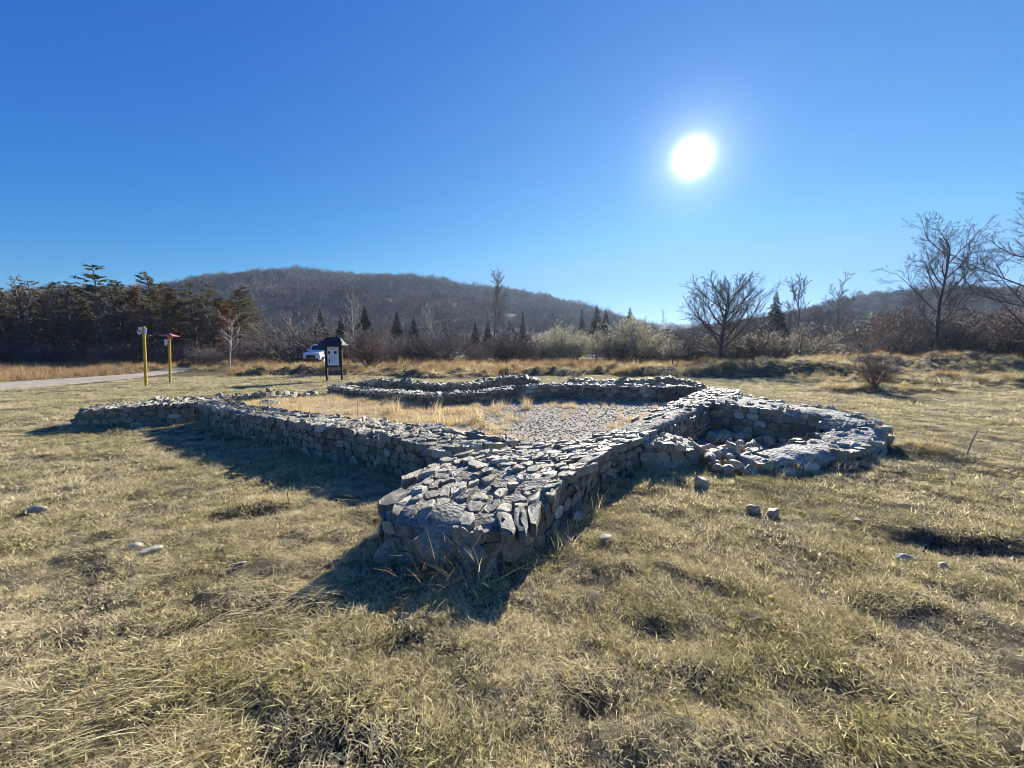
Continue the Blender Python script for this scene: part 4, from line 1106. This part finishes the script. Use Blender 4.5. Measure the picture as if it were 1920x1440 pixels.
for (x, y) in fill:
    k = x / y
    pal = SH_GREY + SH_RED + (SH_SEED if k > 0.35 else SH_GREY) + (SH_PALE if 0.05 < k < 0.4 and rs.random() < 0.5 else [])
    me = pal[rs.randrange(len(pal))]
    h = rs.uniform(1.3, 3.9) * (1 + 0.010 * (y - 38)) * (1.3 if k > 0.5 else 1); s = h / 2.9; wd = rs.uniform(0.9, 1.4)
    kind = "red-brown" if me in SH_RED else ("pale yellowish" if me in SH_PALE else "grey-brown")
    plant("bush", me, x, y, rs.uniform(0, 6.28), (s * wd, s * wd, s), "leafless %s bush in the thicket behind the meadow" % kind, "bush", "%s bushes of the thicket behind the meadow" % kind)

# bare trees standing behind the thicket
T_MID = [tree_meshes(740 + i, P_tree(n=[13, 8, 6], segs=[6, 4, 4, 3], up=[0.03, 0.08, 0.06, 0.05], ang=[44, 40, 38], start=[0.22, 0.15, 0.15], len=[0.5, 0.48, 0.42], rmin=0.024, sides=[5, 4, 3, 3]), 9.0, 0.16, 1, 0, BARE) for i in range(3)]
T_BIRCH = tree_meshes(750, P_tree(n=[14, 5, 4], segs=[7, 4, 3, 2], ang=[32, 34, 36], start=[0.25, 0.15, 0.15], len=[0.35, 0.48, 0.42], rmin=0.022, sides=[5, 4, 3, 3]), 9.5, 0.13, 1, 0, (M['bark_pale'], M['twig_pale'], M['bud']))
plant("birch_tree", T_BIRCH, -24.6, 60.0, 0.5, (1, 1, 1), "pale slender birch above the bushes right of the notice board roof", "tree")
plant("birch_tree", T_BIRCH, -14.2, 70.0, 2.5, (0.9, 0.9, 0.95), "pale slender birch in the thicket above the dark round evergreen", "tree")
plant("bare_tree", T_MID[0], 55.2, 75.0, 0.5, (1.3, 1.3, 1.45), "grey bare tree with a round top on the skyline right of the spruce", "tree")
plant("bare_tree", T_MID[1], 63.5, 75.0, 1.5, (1.2, 1.2, 1.45), "bare tree with upright twigs on the skyline above the white-tufted bushes", "tree")
mids = []
tries = 0
while len(mids) < 70 and tries < 3000:
    tries += 1
    y = rs.uniform(66, 130); k = rs.uniform(-0.95, 1.6); x = k * y
    if any((x - a) ** 2 + (y - b) ** 2 < 5.0 ** 2 for a, b in mids): continue
    if -0.12 < k < 0.05 and y < 100: continue
    mids.append((x, y))
mids += [(40.5, 62), (51.0, 66), (58.5, 70), (69.5, 74), (46.5, 58), (77.0, 72), (34.0, 60)]
for (x, y) in mids:
    k = x / y; s = rs.uniform(0.55, 0.85) * (1.0 if k < 0.1 else (0.62 if k < 0.45 else 0.95))
    plant("bare_tree", T_MID[rs.randrange(3)], x, y, rs.uniform(0, 6.28), (s * 1.15, s * 1.15, s), "leafless tree at the foot of the wooded hill", "tree", "leafless trees at the foot of the hill")

# evergreens
def spray(mb, rnd, p, d, L, w, n, mat=0, droop=0.0, up=0.25):
    """flat layered spray of needles along a twig"""
    d = d.normalized(); side = d.cross(Vector((0, 0, 1)))
    side = side.normalized() if side.length > 1e-4 else Vector((1, 0, 0))
    for i in range(n):
        t = (i + rnd.random()) / n; q = Vector(p) + d * (L * t) + Vector((0, 0, -droop * t * t * L))
        sg = 1 if i % 2 else -1
        a = rnd.uniform(0.5, 1.1)
        e = (d * math.cos(a) + side * sg * math.sin(a) + Vector((0, 0, rnd.gauss(up, 0.25)))).normalized()
        l = w * (1 - 0.5 * t) * rnd.uniform(0.7, 1.2); s2 = e.cross(Vector((rnd.gauss(0, 0.5), rnd.gauss(0, 0.5), 1))).normalized() * l * 0.22
        mb.tri(q - s2, q + s2, q + e * l, mat)

def pine_meshes(seed, H, base, needle):
    rnd = random.Random(seed); tr, cw, dead = MB(), MB(), MB()
    lean = Vector((rnd.gauss(0, 0.02), rnd.gauss(0, 0.02), 1)); pts = []; 
    for i in range(7): pts.append(Vector((lean.x * H * i / 6 + rnd.gauss(0, 0.06), lean.y * H * i / 6 + rnd.gauss(0, 0.06), H * i / 6 - (0.1 if i == 0 else 0))))
    tr.tube(pts, [0.15 * (1 - 0.9 * i / 6) + 0.01 for i in range(7)], 6)
    def at(z): 
        f = min(max(z / H, 0), 0.999) * 6; i = int(f); return pts[i].lerp(pts[i + 1], f - i)
    z = base * H
    while z < H * 0.985:
        t = (z / H - base) / (1 - base); nb = rnd.randint(4, 7); lob = rnd.uniform(0, 6.28)
        Lb = (2.3 * (1 - t) ** 0.75 * min(1.0, 0.45 + 1.6 * t) + 0.35) * rnd.uniform(0.7, 1.15)
        a0 = rnd.uniform(0, 6.28)
        for k in range(nb):
            if rnd.random() < 0.2: continue
            az = a0 + k * 6.283 / nb + rnd.uniform(-0.3, 0.3); el = rnd.uniform(-0.12, 0.55) + 0.3 * t
            d = Vector((math.cos(az) * math.cos(el), math.sin(az) * math.cos(el), math.sin(el))); L = Lb * rnd.uniform(0.5, 1.2) * (0.8 + 0.3 * math.cos(az - lob))
            p = at(z + rnd.uniform(-0.25, 0.25)); q = p + d * L * 0.5; e = q + (d + Vector((0, 0, -0.12))).normalized() * L * 0.5
            cw.tube([p, q, e], [0.03, 0.02, 0.008], 3, 1)
            ns = max(5, int(L * 7))
            for j in range(ns):
                tt = 0.25 + 0.75 * (j + rnd.random()) / ns
                b = p.lerp(q, tt * 2) if tt < 0.5 else q.lerp(e, tt * 2 - 1)
                aa = az + rnd.choice((-1, 1)) * rnd.uniform(0.3, 1.1); dd = Vector((math.cos(aa), math.sin(aa), rnd.gauss(0.22, 0.38)))
                spray(cw, rnd, b, dd, rnd.uniform(0.3, 0.65) * (0.6 + 0.3 * L / 2), rnd.uniform(0.26, 0.46), 8)
        z += rnd.uniform(0.35, 0.6)
    z = 0.08 * H
    while z < base * H + 0.5:                       # dead lower branches
        for k in range(rnd.randint(3, 5)):
            az = rnd.uniform(0, 6.28); el = rnd.uniform(-0.35, 0.3); L = rnd.uniform(0.8, 2.3)
            d = Vector((math.cos(az) * math.cos(el), math.sin(az) * math.cos(el), math.sin(el))); p = at(z)
            q = p + d * L * 0.6; e = q + (d + Vector((rnd.gauss(0, 0.2), rnd.gauss(0, 0.2), -0.25))) * L * 0.4
            dead.tube([p, q, e], [0.028, 0.018, 0.008], 3)
            for j in range(5):
                b = p.lerp(e, rnd.uniform(0.3, 1)); aa = az + rnd.uniform(-1.2, 1.2); l = rnd.uniform(0.25, 0.7)
                dead.tube([b, b + Vector((math.cos(aa) * l, math.sin(aa) * l, rnd.gauss(-0.05, 0.12)))], [0.012, 0.007], 3)
        z += rnd.uniform(0.16, 0.34)
    return tr.mesh("trunk", [M['pinebark']], True), cw.mesh("crown", [needle, M['pinebark']]), dead.mesh("dead_branches", [M['twig']])
PINES = [pine_meshes(800, 11, 0.34, M['needle']), pine_meshes(801, 11, 0.40, M['needle']), pine_meshes(802, 11, 0.27, M['needle']), pine_meshes(803, 11, 0.25, M['rust'])]
PN = ("trunk", "crown", "dead_branches")
front = [(-66.0, 47.0, 10.5, 0), (-61.5, 46.5, 9.2, 1), (-57.4, 46.0, 10.4, 0), (-54.2, 46.3, 9.3, 2), (-51.4, 45.8, 10.0, 1), (-49.0, 46.0, 12.2, 0), (-46.4, 45.8, 10.5, 2),
         (-44.4, 46.2, 9.6, 3), (-42.2, 45.5, 10.9, 1), (-39.6, 45.7, 9.2, 3), (-37.6, 46.0, 9.9, 0), (-35.6, 47.0, 8.2, 3), (-33.9, 46.0, 7.2, 3)]
labs = {5: "tallest pine of the wood, with flat dark layers above its neighbours", 8: "pointed pine right of the tallest one on the skyline", 11: "rusty brown pine near the right end of the wood",
        12: "short rusty pine at the right end of the pine wood", 1: "dark pine at the very left edge of the picture", 3: "dark pine two places left of the tallest pine", 4: "dark pine just left of the tallest pine", 6: "dark pine just right of the tallest pine", 7: "rusty pine between the tallest pine and the pointed one", 9: "rusty pine just right of the pointed pine", 10: "dark pine between two rusty ones near the right end of the wood", 0: "dark pine beyond the left edge of the picture", 2: "flat-topped pine at the left of the wood's skyline"}
for i, (x, y, h, v) in enumerate(front):
    s = h / 11.9
    lab = labs.get(i); g = 'pines of the front row'
    if lab is None:
        lab = "rusty brown pine in the front row of the wood" if v == 3 else "dark green pine in the front row of the wood"; g = "rusty pines of the front row" if v == 3 else "dark pines of the front row"
    plant("pine_tree", PINES[v], x, y, rs.uniform(0, 6.28), (s * 1.25, s * 1.25, s), lab, "tree", g, parts=PN)
for i in range(14):
    x = -62 + i * 2.15 + rs.uniform(-0.8, 0.8); y = rs.uniform(42.8, 44.6); s = rs.uniform(0.5, 0.85)
    plant("bare_tree", T_MID[rs.randrange(3)], x, y, rs.uniform(0, 6.28), (s, s, s), "thin leafless tree at the front edge of the pine wood", "tree", "leafless trees at the edge of the pine wood")
for i in range(75):
    row = i // 15
    y = 49.5 + 3.6 * row + rs.uniform(-1, 1); x = -74 + (i % 15) * 2.75 + rs.uniform(-0.9, 0.9) 
    if x / y > -0.66: continue
    s = rs.uniform(8.0, 10.2) / 11; v = rs.choice((0, 1, 2, 2, 3, 3))
    plant("pine_tree", PINES[v], x, y, rs.uniform(0, 6.28), (s * 1.2, s * 1.2, s), "dark pine deeper inside the wood on the left", "tree", "pines deeper inside the wood", parts=PN)
# scrub at the feet of the pines
for i in range(20):
    x = -66 + i * 1.75 + rs.uniform(-0.6, 0.6); y = rs.uniform(40, 43.5)
    me = (SH_GREY + SH_RED)[rs.randrange(5)]; s = rs.uniform(1.3, 2.6) / 2.9
    plant("bush", me, x, y, rs.uniform(0, 6.28), (s * 1.3, s * 1.3, s), "low leafless scrub at the foot of the pine wood", "bush", "scrub at the foot of the pines")

def spruce_meshes(seed, H, wid, mat, step=0.32):
    rnd = random.Random(seed); tr, cw = MB(), MB()
    tr.tube([(0, 0, -0.1), (0, 0, H * 0.5), (0, 0, H)], [0.16, 0.09, 0.01], 6)
    z = H * 0.06
    while z < H * 0.99:
        t = z / H; Lb = wid * (1 - t) ** 1.05 * (0.75 + 0.25 * min(1, t * 5)) + 0.05; nb = max(5, int(9 * (1 - t) + 5)); a0 = rnd.uniform(0, 6.28)
        for k in range(nb):
            az = a0 + k * 6.283 / nb + rnd.uniform(-0.25, 0.25); L = Lb * rnd.uniform(0.75, 1.12); el = -0.25 + 0.5 * t + rnd.gauss(0, 0.08)
            d = Vector((math.cos(az) * math.cos(el), math.sin(az) * math.cos(el), math.sin(el)))
            p = Vector((0, 0, z)); e = p + d * L + Vector((0, 0, 0.12 * L))
            cw.tube([p, p + d * L * 0.6, e], [0.03, 0.02, 0.006], 3, 1)
            for j in range(max(3, int(L * 6))):
                b = p.lerp(e, 0.2 + 0.8 * rnd.random()); aa = az + rnd.choice((-1, 1)) * rnd.uniform(0.1, 1.0)
                spray(cw, rnd, b, Vector((math.cos(aa), math.sin(aa), -0.15)), 0.10 + 0.30 * L, 0.12 + 0.30 * min(L, 1.2), 8, 0, 0.3, -0.1)
        z += step * rnd.uniform(0.8, 1.2) * (1 - 0.55 * t)
    return tr.mesh("trunk", [M['pinebark']], True), cw.mesh("crown", [mat, M['pinebark']])
SPR = [spruce_meshes(820, 10, 2.6, M['spruce']), spruce_meshes(821, 10, 2.3, M['spruce']), spruce_meshes(822, 10, 1.25, M['spruce'])]
for (x, y, h, v, lab) in [
    (27.3, 90.0, 11.4, 0, "symmetrical dark spruce standing clear against the sky in the saddle"),
    (21.8, 100.0, 13.2, 1, "taller of two spruces side by side on the slope left of the saddle"),
    (24.4, 101.0, 12.0, 1, "right-hand one of two spruces side by side left of the saddle"),
    (18.0, 100.0, 12.2, 2, "narrow pointed evergreen left of the paired spruces"),
    (2.1, 75.0, 8.9, 2, "narrow dark evergreen alone near the centre, below the hill"),
    (47.4, 70.0, 11.9, 0, "dark spruce right of the fan-shaped bare tree"),
    (-30.6, 62.0, 8.0, 1, "dark spruce left of the notice board roof"),
    (-28.2, 64.0, 7.0, 0, "low dark spruce directly behind the notice board roof"),
    (-25.0, 66.0, 9.0, 0, "broad dark spruce right of the notice board roof"),
    (-19.0, 64.0, 7.9, 1, "dark spruce left of the second birch"),
    (-16.2, 64.0, 7.1, 1, "small dark spruce right of the second birch"),
    (-7.4, 78.0, 7.2, 0, "squat dark evergreen left of the poplar"),
    (-5.2, 84.0, 8.0, 1, "dark evergreen just right of the poplar's foot"),
    (16.0, 97.0, 7.2, 2, "short narrow evergreen at the left of the spruce group")]:
    s = h / 10.0
    plant("spruce_tree", SPR[v], x, y, rs.uniform(0, 6.28), (s, s, s), lab, "tree")
# round dark evergreen bush
mb = MB(); rnd = random.Random(77); st = MB()
for i in range(14):
    az = rnd.uniform(0, 6.28); sp = rnd.uniform(0.1, 1.0); d = Vector((math.cos(az) * math.sin(sp), math.sin(az) * math.sin(sp), math.cos(sp)))
    st.tube([(0, 0, -0.1), d * 1.2, d * 2.2], [0.04, 0.03, 0.012], 4)
for i in range(900):
    az = rnd.uniform(0, 6.28); ph = math.acos(rnd.uniform(-0.1, 1)); q = rnd.uniform(0.65, 1.0)
    p = Vector((math.cos(az) * math.sin(ph) * 1.75, math.sin(az) * math.sin(ph) * 1.75, 1.1 + math.cos(ph) * 1.5)) * q
    spray(mb, rnd, p, Vector((rnd.gauss(0, 1), rnd.gauss(0, 1), rnd.gauss(0.3, 0.6))), 0.3, 0.16, 6)
plant("evergreen_bush", (st.mesh("stems", [M['bark']], True), mb.mesh("foliage", [M['spruce']])), -9.7, 40.0, 0, 1.0, "dark round evergreen bush low in the thicket left of centre", "bush", parts=("stems", "foliage"))

# woods on the hills: uncountable, one mass each
def wood_tree(seed):
    rnd = random.Random(seed); mb = MB(); H = 9.0
    mb.tube([(0, 0, -1), (rnd.gauss(0, 0.2), rnd.gauss(0, 0.2), H * 0.6)], [0.2, 0.08], 3)
    for i in range(230):
        az = rnd.uniform(0, 6.283); ph = math.acos(rnd.uniform(0.0, 1.0)); d = Vector((math.cos(az) * math.sin(ph), math.sin(az) * math.sin(ph), math.cos(ph) * 1.0))
        q = rnd.uniform(0.35, 1.0); p = Vector((d.x * 3.6, d.y * 3.6, d.z * 4.6)) * q + Vector((0, 0, 4.0))
        g = (d + Vector((rnd.gauss(0, 0.35), rnd.gauss(0, 0.35), 0.5))).normalized(); s = g.cross(Vector((rnd.gauss(0, 1), rnd.gauss(0, 1), rnd.gauss(0, 1)))).normalized()
        L = rnd.uniform(0.9, 1.9); w_ = rnd.uniform(0.05, 0.11)
        mb.tri(p - s * w_, p + s * w_, p + g * L)
    return mb.mesh("wood_tree", [M['foresttwig']])
WOOD = [wood_tree(900 + i) for i in range(5)]
def woods(name, tab, y0, y1, treeh, kr, n, s0, s1):
    y = np.sqrt(RNG.uniform(0, 1, n)) * (y1 * 1.02 - y0) + y0; k = RNG.uniform(*kr, n)
    y = np.minimum(y, y1 * 1.03)
    z = hill_z(tab, k, np.minimum(y, 2 * y1 - y), y0, y1, treeh); x = k * y
    ok = (interp_k(tab, k) > -0.005)
    x, y, z = x[ok], y[ok], z[ok]; n = len(x)
    s = RNG.uniform(s0, s1, n)
    tag(scatter(name, np.stack([x, y, z], 1), rots(n, 0.05), np.stack([s * RNG.uniform(0.85, 1.25, n), s, s * RNG.uniform(0.85, 1.15, n)], 1), RNG.integers(0, 5, n), WOOD), kind="stuff")
woods("hillside_wood", RIDGE_MAIN, 120, 520, 9, (-1.6, 0.56), 8500, 0.65, 1.45)
woods("hillside_wood", RIDGE_RIGHT, 95, 330, 8, (0.26, 1.7), 4200, 0.6, 0.95)
woods("distant_wood", RIDGE_FAR, 700, 1300, 8, (-0.1, 0.7), 3000, 1.0, 1.5)

# ------------------------------------------------------------------ notice board
def box_obj(name, parent, c, size, mat, rot=None, bevel=0.0):
    mb = MB(); mb.box((0, 0, 0), size, rot)
    o = obj(name, mb.mesh(name, [mat]), parent, c)
    if bevel:
        b = o.modifiers.new("bevel", 'BEVEL'); b.width = bevel; b.segments = 2
    return o
M['woodbrown'] = simple_mat("dark_brown_wood", (0.05, 0.025, 0.018), 0.75, 0.3, var=0.4, scale=5, bump=0.004)
M['roofing'] = simple_mat("blue_black_roofing", (0.022, 0.026, 0.045), 0.7, 0.3, var=0.4, scale=6, bump=0.006)
M['sheet'] = simple_mat("printed_sheet", (0.72, 0.76, 0.82), 0.5, 0.3, var=0.05, scale=3)
M['photo'] = simple_mat("printed_photo", (0.03, 0.05, 0.08), 0.5, 0.3, var=0.7, scale=9)
M['print'] = simple_mat("grey_print", (0.38, 0.42, 0.48), 0.6, 0.2, var=0.1)
M['printgreen'] = simple_mat("green_print", (0.42, 0.50, 0.36), 0.6, 0.2, var=0.2)
bx, by = -10.08, 21.8
board = empty("notice_board", (bx, by, gz(bx, by)))
tag(board, "dark wooden notice board with a little roof and a white information sheet", "notice board")
for sx in (-1, 1): box_obj("post", board, (sx * 0.43, 0, 1.0), (0.11, 0.11, 2.1), M['woodbrown'], bevel=0.01)
box_obj("rail", board, (0, 0, 0.79), (0.75, 0.08, 0.09), M['woodbrown'], bevel=0.006)
box_obj("rail", board, (0, 0, 1.97), (0.75, 0.08, 0.11), M['woodbrown'], bevel=0.006)
box_obj("back_panel", board, (0, 0.0, 1.375), (0.75, 0.04, 1.08), M['woodbrown'])
sh = box_obj("information_sheet", board, (-0.02, -0.026, 1.385), (0.64, 0.008, 1.04), M['sheet'])
for (cx, cz, sx, sz) in ((-0.22, 0.20, 0.12, 0.14), (0.13, 0.21, 0.15, 0.15), (-0.22, -0.26, 0.07, 0.22)):
    box_obj("photo", sh, (cx, -0.006, cz), (sx, 0.004, sz), M['photo'])
mb = MB(); rnd = random.Random(5)
for i in range(16):
    z = 0.08 - i * 0.028
    for c0, c1 in ((-0.26, -0.04), (0.0, 0.2)):
        if c0 < -0.1 and z < -0.13: c0 = -0.16
        L = (c1 - c0) * rnd.uniform(0.75, 1.0); mb.box((c0 + L / 2, -0.0055, z), (L, 0.003, 0.009))
for z, L in ((0.42, 0.42), (0.385, 0.3)): mb.box((0, -0.0055, z), (L, 0.003, 0.016))
tag(obj("text_lines", mb.mesh("text_lines", [M['print']]), sh), kind="stuff")
box_obj("margin_strip", sh, (0.285, -0.006, -0.05), (0.035, 0.004, 0.7), M['printgreen'])
# hipped roof: two slopes of boards
mb = MB(); w2, d2, zz, rz_ = 0.66, 0.42, 2.03, 2.42
mb.v = [(-w2, -d2, zz), (w2, -d2, zz), (w2, d2, zz), (-w2, d2, zz), (-w2 * 0.62, 0, rz_), (w2 * 0.62, 0, rz_), (-w2, -d2, zz - 0.05), (w2, -d2, zz - 0.05), (w2, d2, zz - 0.05), (-w2, d2, zz - 0.05)]
mb.f = [(0, 1, 5, 4), (1, 2, 5), (2, 3, 4, 5), (3, 0, 4), (6, 7, 1, 0), (7, 8, 2, 1), (8, 9, 3, 2), (9, 6, 0, 3), (9, 8, 7, 6)]; mb.m = [0] * 9
roof = obj("roof", mb.mesh("roof", [M['roofing']]), board)
for row in range(4):
    t0, t1 = row / 4, (row + 1) / 4
    for side in (-1, 1):
        wA = w2 * (1 - 0.38 * t0); n = 9
        for k in range(n):
            xx = -wA + (k + 0.5) * 2 * wA / n
            yy = side * d2 * (1 - (t0 + t1) / 2); z_ = zz + (rz_ - zz) * (t0 + t1) / 2 + 0.018
            if abs(xx) > w2 * (1 - 0.38 * t1): continue
            rot = Euler((side * -math.atan2(rz_ - zz, d2), 0, 0)).to_matrix()
            box_obj("shingle", roof, (xx, yy, z_), (2 * wA / n - 0.012, 0.17, 0.014), M['roofing'], rot)

# ------------------------------------------------------------------ yellow trail posts
M['yellow'] = simple_mat("yellow_paint", (0.55, 0.36, 0.03), 0.5, 0.4, var=0.12, scale=6)
M['white'] = simple_mat("white_paint", (0.8, 0.8, 0.78), 0.5, 0.4, var=0.05)
M['pink'] = simple_mat("faded_red_paint", (0.55, 0.16, 0.16), 0.55, 0.4, var=0.15)
M['black'] = simple_mat("black_print", (0.02, 0.02, 0.02), 0.6, 0.3, var=0.1)
def cyl(name, parent, p0, p1, r, mat, n=14):
    mb = MB(); mb.tube([p0, p1], [r, r], n, cap=True); return obj(name, mb.mesh(name, [mat], False), parent)
p1 = empty("trail_post", (-17.0, 17.8, gz(-17.0, 17.8))); p1.rotation_euler = (0, math.radians(2.2), 0)
tag(p1, "taller yellow pole with white round-lobed plates at its top, no cap", "signpost")
cyl("pole", p1, (0, 0, -0.2), (0, 0, 2.78), 0.055, M['yellow'])
cyl("pole_end", p1, (0, 0, 2.78), (0, 0, 2.80), 0.05, M['woodbrown'])
pl = box_obj("plate", p1, (-0.10, -0.07, 2.62), (0.16, 0.012, 0.24), M['white'], bevel=0.004)
mb = MB(); mb.tube([(-0.15, -0.076, 2.5), (-0.15, -0.064, 2.5)], [0.105, 0.105], 20, cap=True); obj("round_plate", mb.mesh("round_plate", [M['white']]), p1)
box_obj("plate", p1, (0.09, -0.02, 2.56), (0.10, 0.012, 0.30), M['white'], bevel=0.004)
p2 = empty("trail_post", (-17.75, 19.9, gz(-17.75, 19.9))); p2.rotation_euler = (0, math.radians(3.5), 0)
tag(p2, "shorter yellow pole with a flat faded red pitched cap and a white plate", "signpost")
cyl("pole", p2, (0, 0, -0.2), (0, 0, 2.42), 0.055, M['yellow'])
mb = MB(); mb.v = [(-0.33, -0.22, 2.44), (0.33, -0.22, 2.44), (0.33, 0.22, 2.44), (-0.33, 0.22, 2.44), (0, 0, 2.56), (-0.33, -0.22, 2.415), (0.33, -0.22, 2.415), (0.33, 0.22, 2.415), (-0.33, 0.22, 2.415)]
mb.f = [(0, 1, 4), (1, 2, 4), (2, 3, 4), (3, 0, 4), (5, 6, 1, 0), (6, 7, 2, 1), (7, 8, 3, 2), (8, 5, 0, 3), (8, 7, 6, 5)]; mb.m = [0] * 9
obj("cap", mb.mesh("cap", [M['pink']]), p2)
box_obj("cap_block", p2, (0, 0, 2.36), (0.16, 0.16, 0.11), M['pink'])
pl = box_obj("plate", p2, (-0.13, -0.05, 2.08), (0.17, 0.012, 0.30), M['white'], bevel=0.004)
for z in (0.06, -0.02, -0.10): box_obj("mark", pl, (0.05, -0.008, z), (0.07, 0.004, 0.03), M['black'])
box_obj("plate", p2, (0.075, -0.03, 2.1), (0.05, 0.012, 0.2), M['white'], bevel=0.004)

# ------------------------------------------------------------------ white vehicle behind the tall grass
M['carwhite'] = simple_mat("white_car_paint", (0.74, 0.77, 0.82), 0.3, 0.5, var=0.05)
M['carglass'] = simple_mat("dark_car_glass", (0.03, 0.035, 0.035), 0.08, 0.6, var=0.3)
M['cargreen'] = simple_mat("green_car_stripe", (0.10, 0.42, 0.18), 0.4, 0.5, var=0.1)
M['rustbrown'] = simple_mat("rust_brown_grille", (0.16, 0.075, 0.04), 0.8, 0.2, var=0.5, scale=6)
M['rubber'] = simple_mat("black_rubber", (0.02, 0.02, 0.02), 0.85, 0.2, var=0.2)
car = empty("parked_vehicle", (-18.25, 37.0, 0.45), math.radians(-2))
tag(car, "white boxy off-road vehicle with green side stripes facing the viewer behind tall grass", "off-road car")
def loft(name, secs, mat, parent, smooth=False):
    """secs: list of (y, half width bottom, half width top, z0, z1)"""
    mb = MB()
    for (y, wb, wt, z0, z1) in secs:
        r_ = 0.06
        mb.v += [(-wb, y, z0), (wb, y, z0), (wb, y, z1 - 0.25 * (z1 - z0)), (wt, y, z1 - r_ * 0.3), (wt - r_, y, z1), (-wt + r_, y, z1), (-wt, y, z1 - r_ * 0.3), (-wb, y, z1 - 0.25 * (z1 - z0))]
    for i in range(len(secs) - 1):
        for k in range(8): mb.f.append((i * 8 + k, i * 8 + (k + 1) % 8, (i + 1) * 8 + (k + 1) % 8, (i + 1) * 8 + k)); mb.m.append(0)
    mb.f.append(tuple(range(7, -1, -1))); mb.m.append(0); e = (len(secs) - 1) * 8; mb.f.append(tuple(e + k for k in range(8))); mb.m.append(0)
    o = obj(name, mb.mesh(name, [mat], smooth), parent); b = o.modifiers.new("bevel", 'BEVEL'); b.width = 0.02; b.segments = 2; b.limit_method = 'ANGLE'; return o
body = loft("body", [(-1.9, 0.72, 0.68, 0.45, 1.02), (-1.8, 0.78, 0.72, 0.42, 1.10), (-0.7, 0.82, 0.76, 0.42, 1.22), (-0.6, 0.84, 0.8, 0.42, 1.25), (1.7, 0.84, 0.8, 0.42, 1.25), (1.85, 0.8, 0.76, 0.5, 1.22)], M['carwhite'], car)
cab = loft("cabin", [(-0.62, 0.80, 0.70, 1.2, 1.30), (-0.42, 0.80, 0.70, 1.2, 1.80), (-0.25, 0.80, 0.70, 1.2, 1.86), (1.55, 0.80, 0.70, 1.2, 1.86), (1.75, 0.78, 0.70, 1.2, 1.75)], M['carwhite'], car)
mb = MB(); mb.v = [(-0.64, -0.638, 1.33), (0.64, -0.638, 1.33), (0.60, -0.452, 1.78), (-0.60, -0.452, 1.78)]; mb.f = [(0, 1, 2, 3)]; mb.m = [0]
ws = obj("windscreen", mb.mesh("windscreen", [M['carglass']]), car); sm = ws.modifiers.new("thick", 'SOLIDIFY'); sm.thickness = 0.02
for sx in (-1, 1):
    box_obj("side_window", car, (sx * 0.775, 0.55, 1.54), (0.02, 1.7, 0.36), M['carglass'], Euler((0, sx * -0.18, 0)).to_matrix())
    box_obj("stripe", car, (sx * 0.845, 0.5, 0.95), (0.012, 2.3, 0.10), M['cargreen'])
    box_obj("stripe", car, (sx * 0.845, 0.5, 0.74), (0.012, 2.3, 0.14), M['cargreen'])
    mb = MB(); mb.tube([(sx * 0.55, -1.915, 0.86), (sx * 0.55, -1.86, 0.86)], [0.10, 0.11], 18, cap=True); obj("headlight", mb.mesh("headlight", [M['white']]), car)
    mr = box_obj("wing_mirror", car, (sx * 0.98, -0.5, 1.32), (0.2, 0.08, 0.16), M['white'], bevel=0.02)
    for yy in (-1.2, 1.15):
        mb = MB(); mb.tube([(sx * 0.66, yy, 0.36), (sx * 0.70, yy, 0.36), (sx * 0.86, yy, 0.36), (sx * 0.88, yy, 0.36)], [0.32, 0.36, 0.36, 0.30], 22, cap=True)
        wh = obj("wheel", mb.mesh("wheel", [M['rubber']], False), car)
        mb = MB(); mb.tube([(sx * 0.87, yy, 0.36), (sx * 0.895, yy, 0.36)], [0.2, 0.17], 16, cap=True); obj("rim", mb.mesh("rim", [M['carwhite']]), wh)
gr = box_obj("grille", car, (-0.02, -1.905, 0.74), (0.84, 0.03, 0.30), M['rustbrown'])
for k in range(7): box_obj("bar", gr, (-0.36 + k * 0.12, -0.02, 0), (0.03, 0.02, 0.28), M['rubber'])
box_obj("bumper", car, (0, -1.99, 0.5), (1.5, 0.12, 0.14), M['rustbrown'], bevel=0.02)

# ------------------------------------------------------------------ thin winter haze: one closed box round the whole scene
hz = NT("haze"); pv = hz.new("ShaderNodeVolumePrincipled")
pv.inputs["Color"].default_value = (0.62, 0.80, 1.0, 1); pv.inputs["Density"].default_value = 0.00018; pv.inputs["Anisotropy"].default_value = 0.45
hz.l.new(pv.outputs[0], hz.out.inputs["Volume"])
mb = MB(); mb.box((0, 0, 62.5), (4000, 4000, 135)); tag(obj("haze", mb.mesh("haze", [hz.m])), kind="stuff")
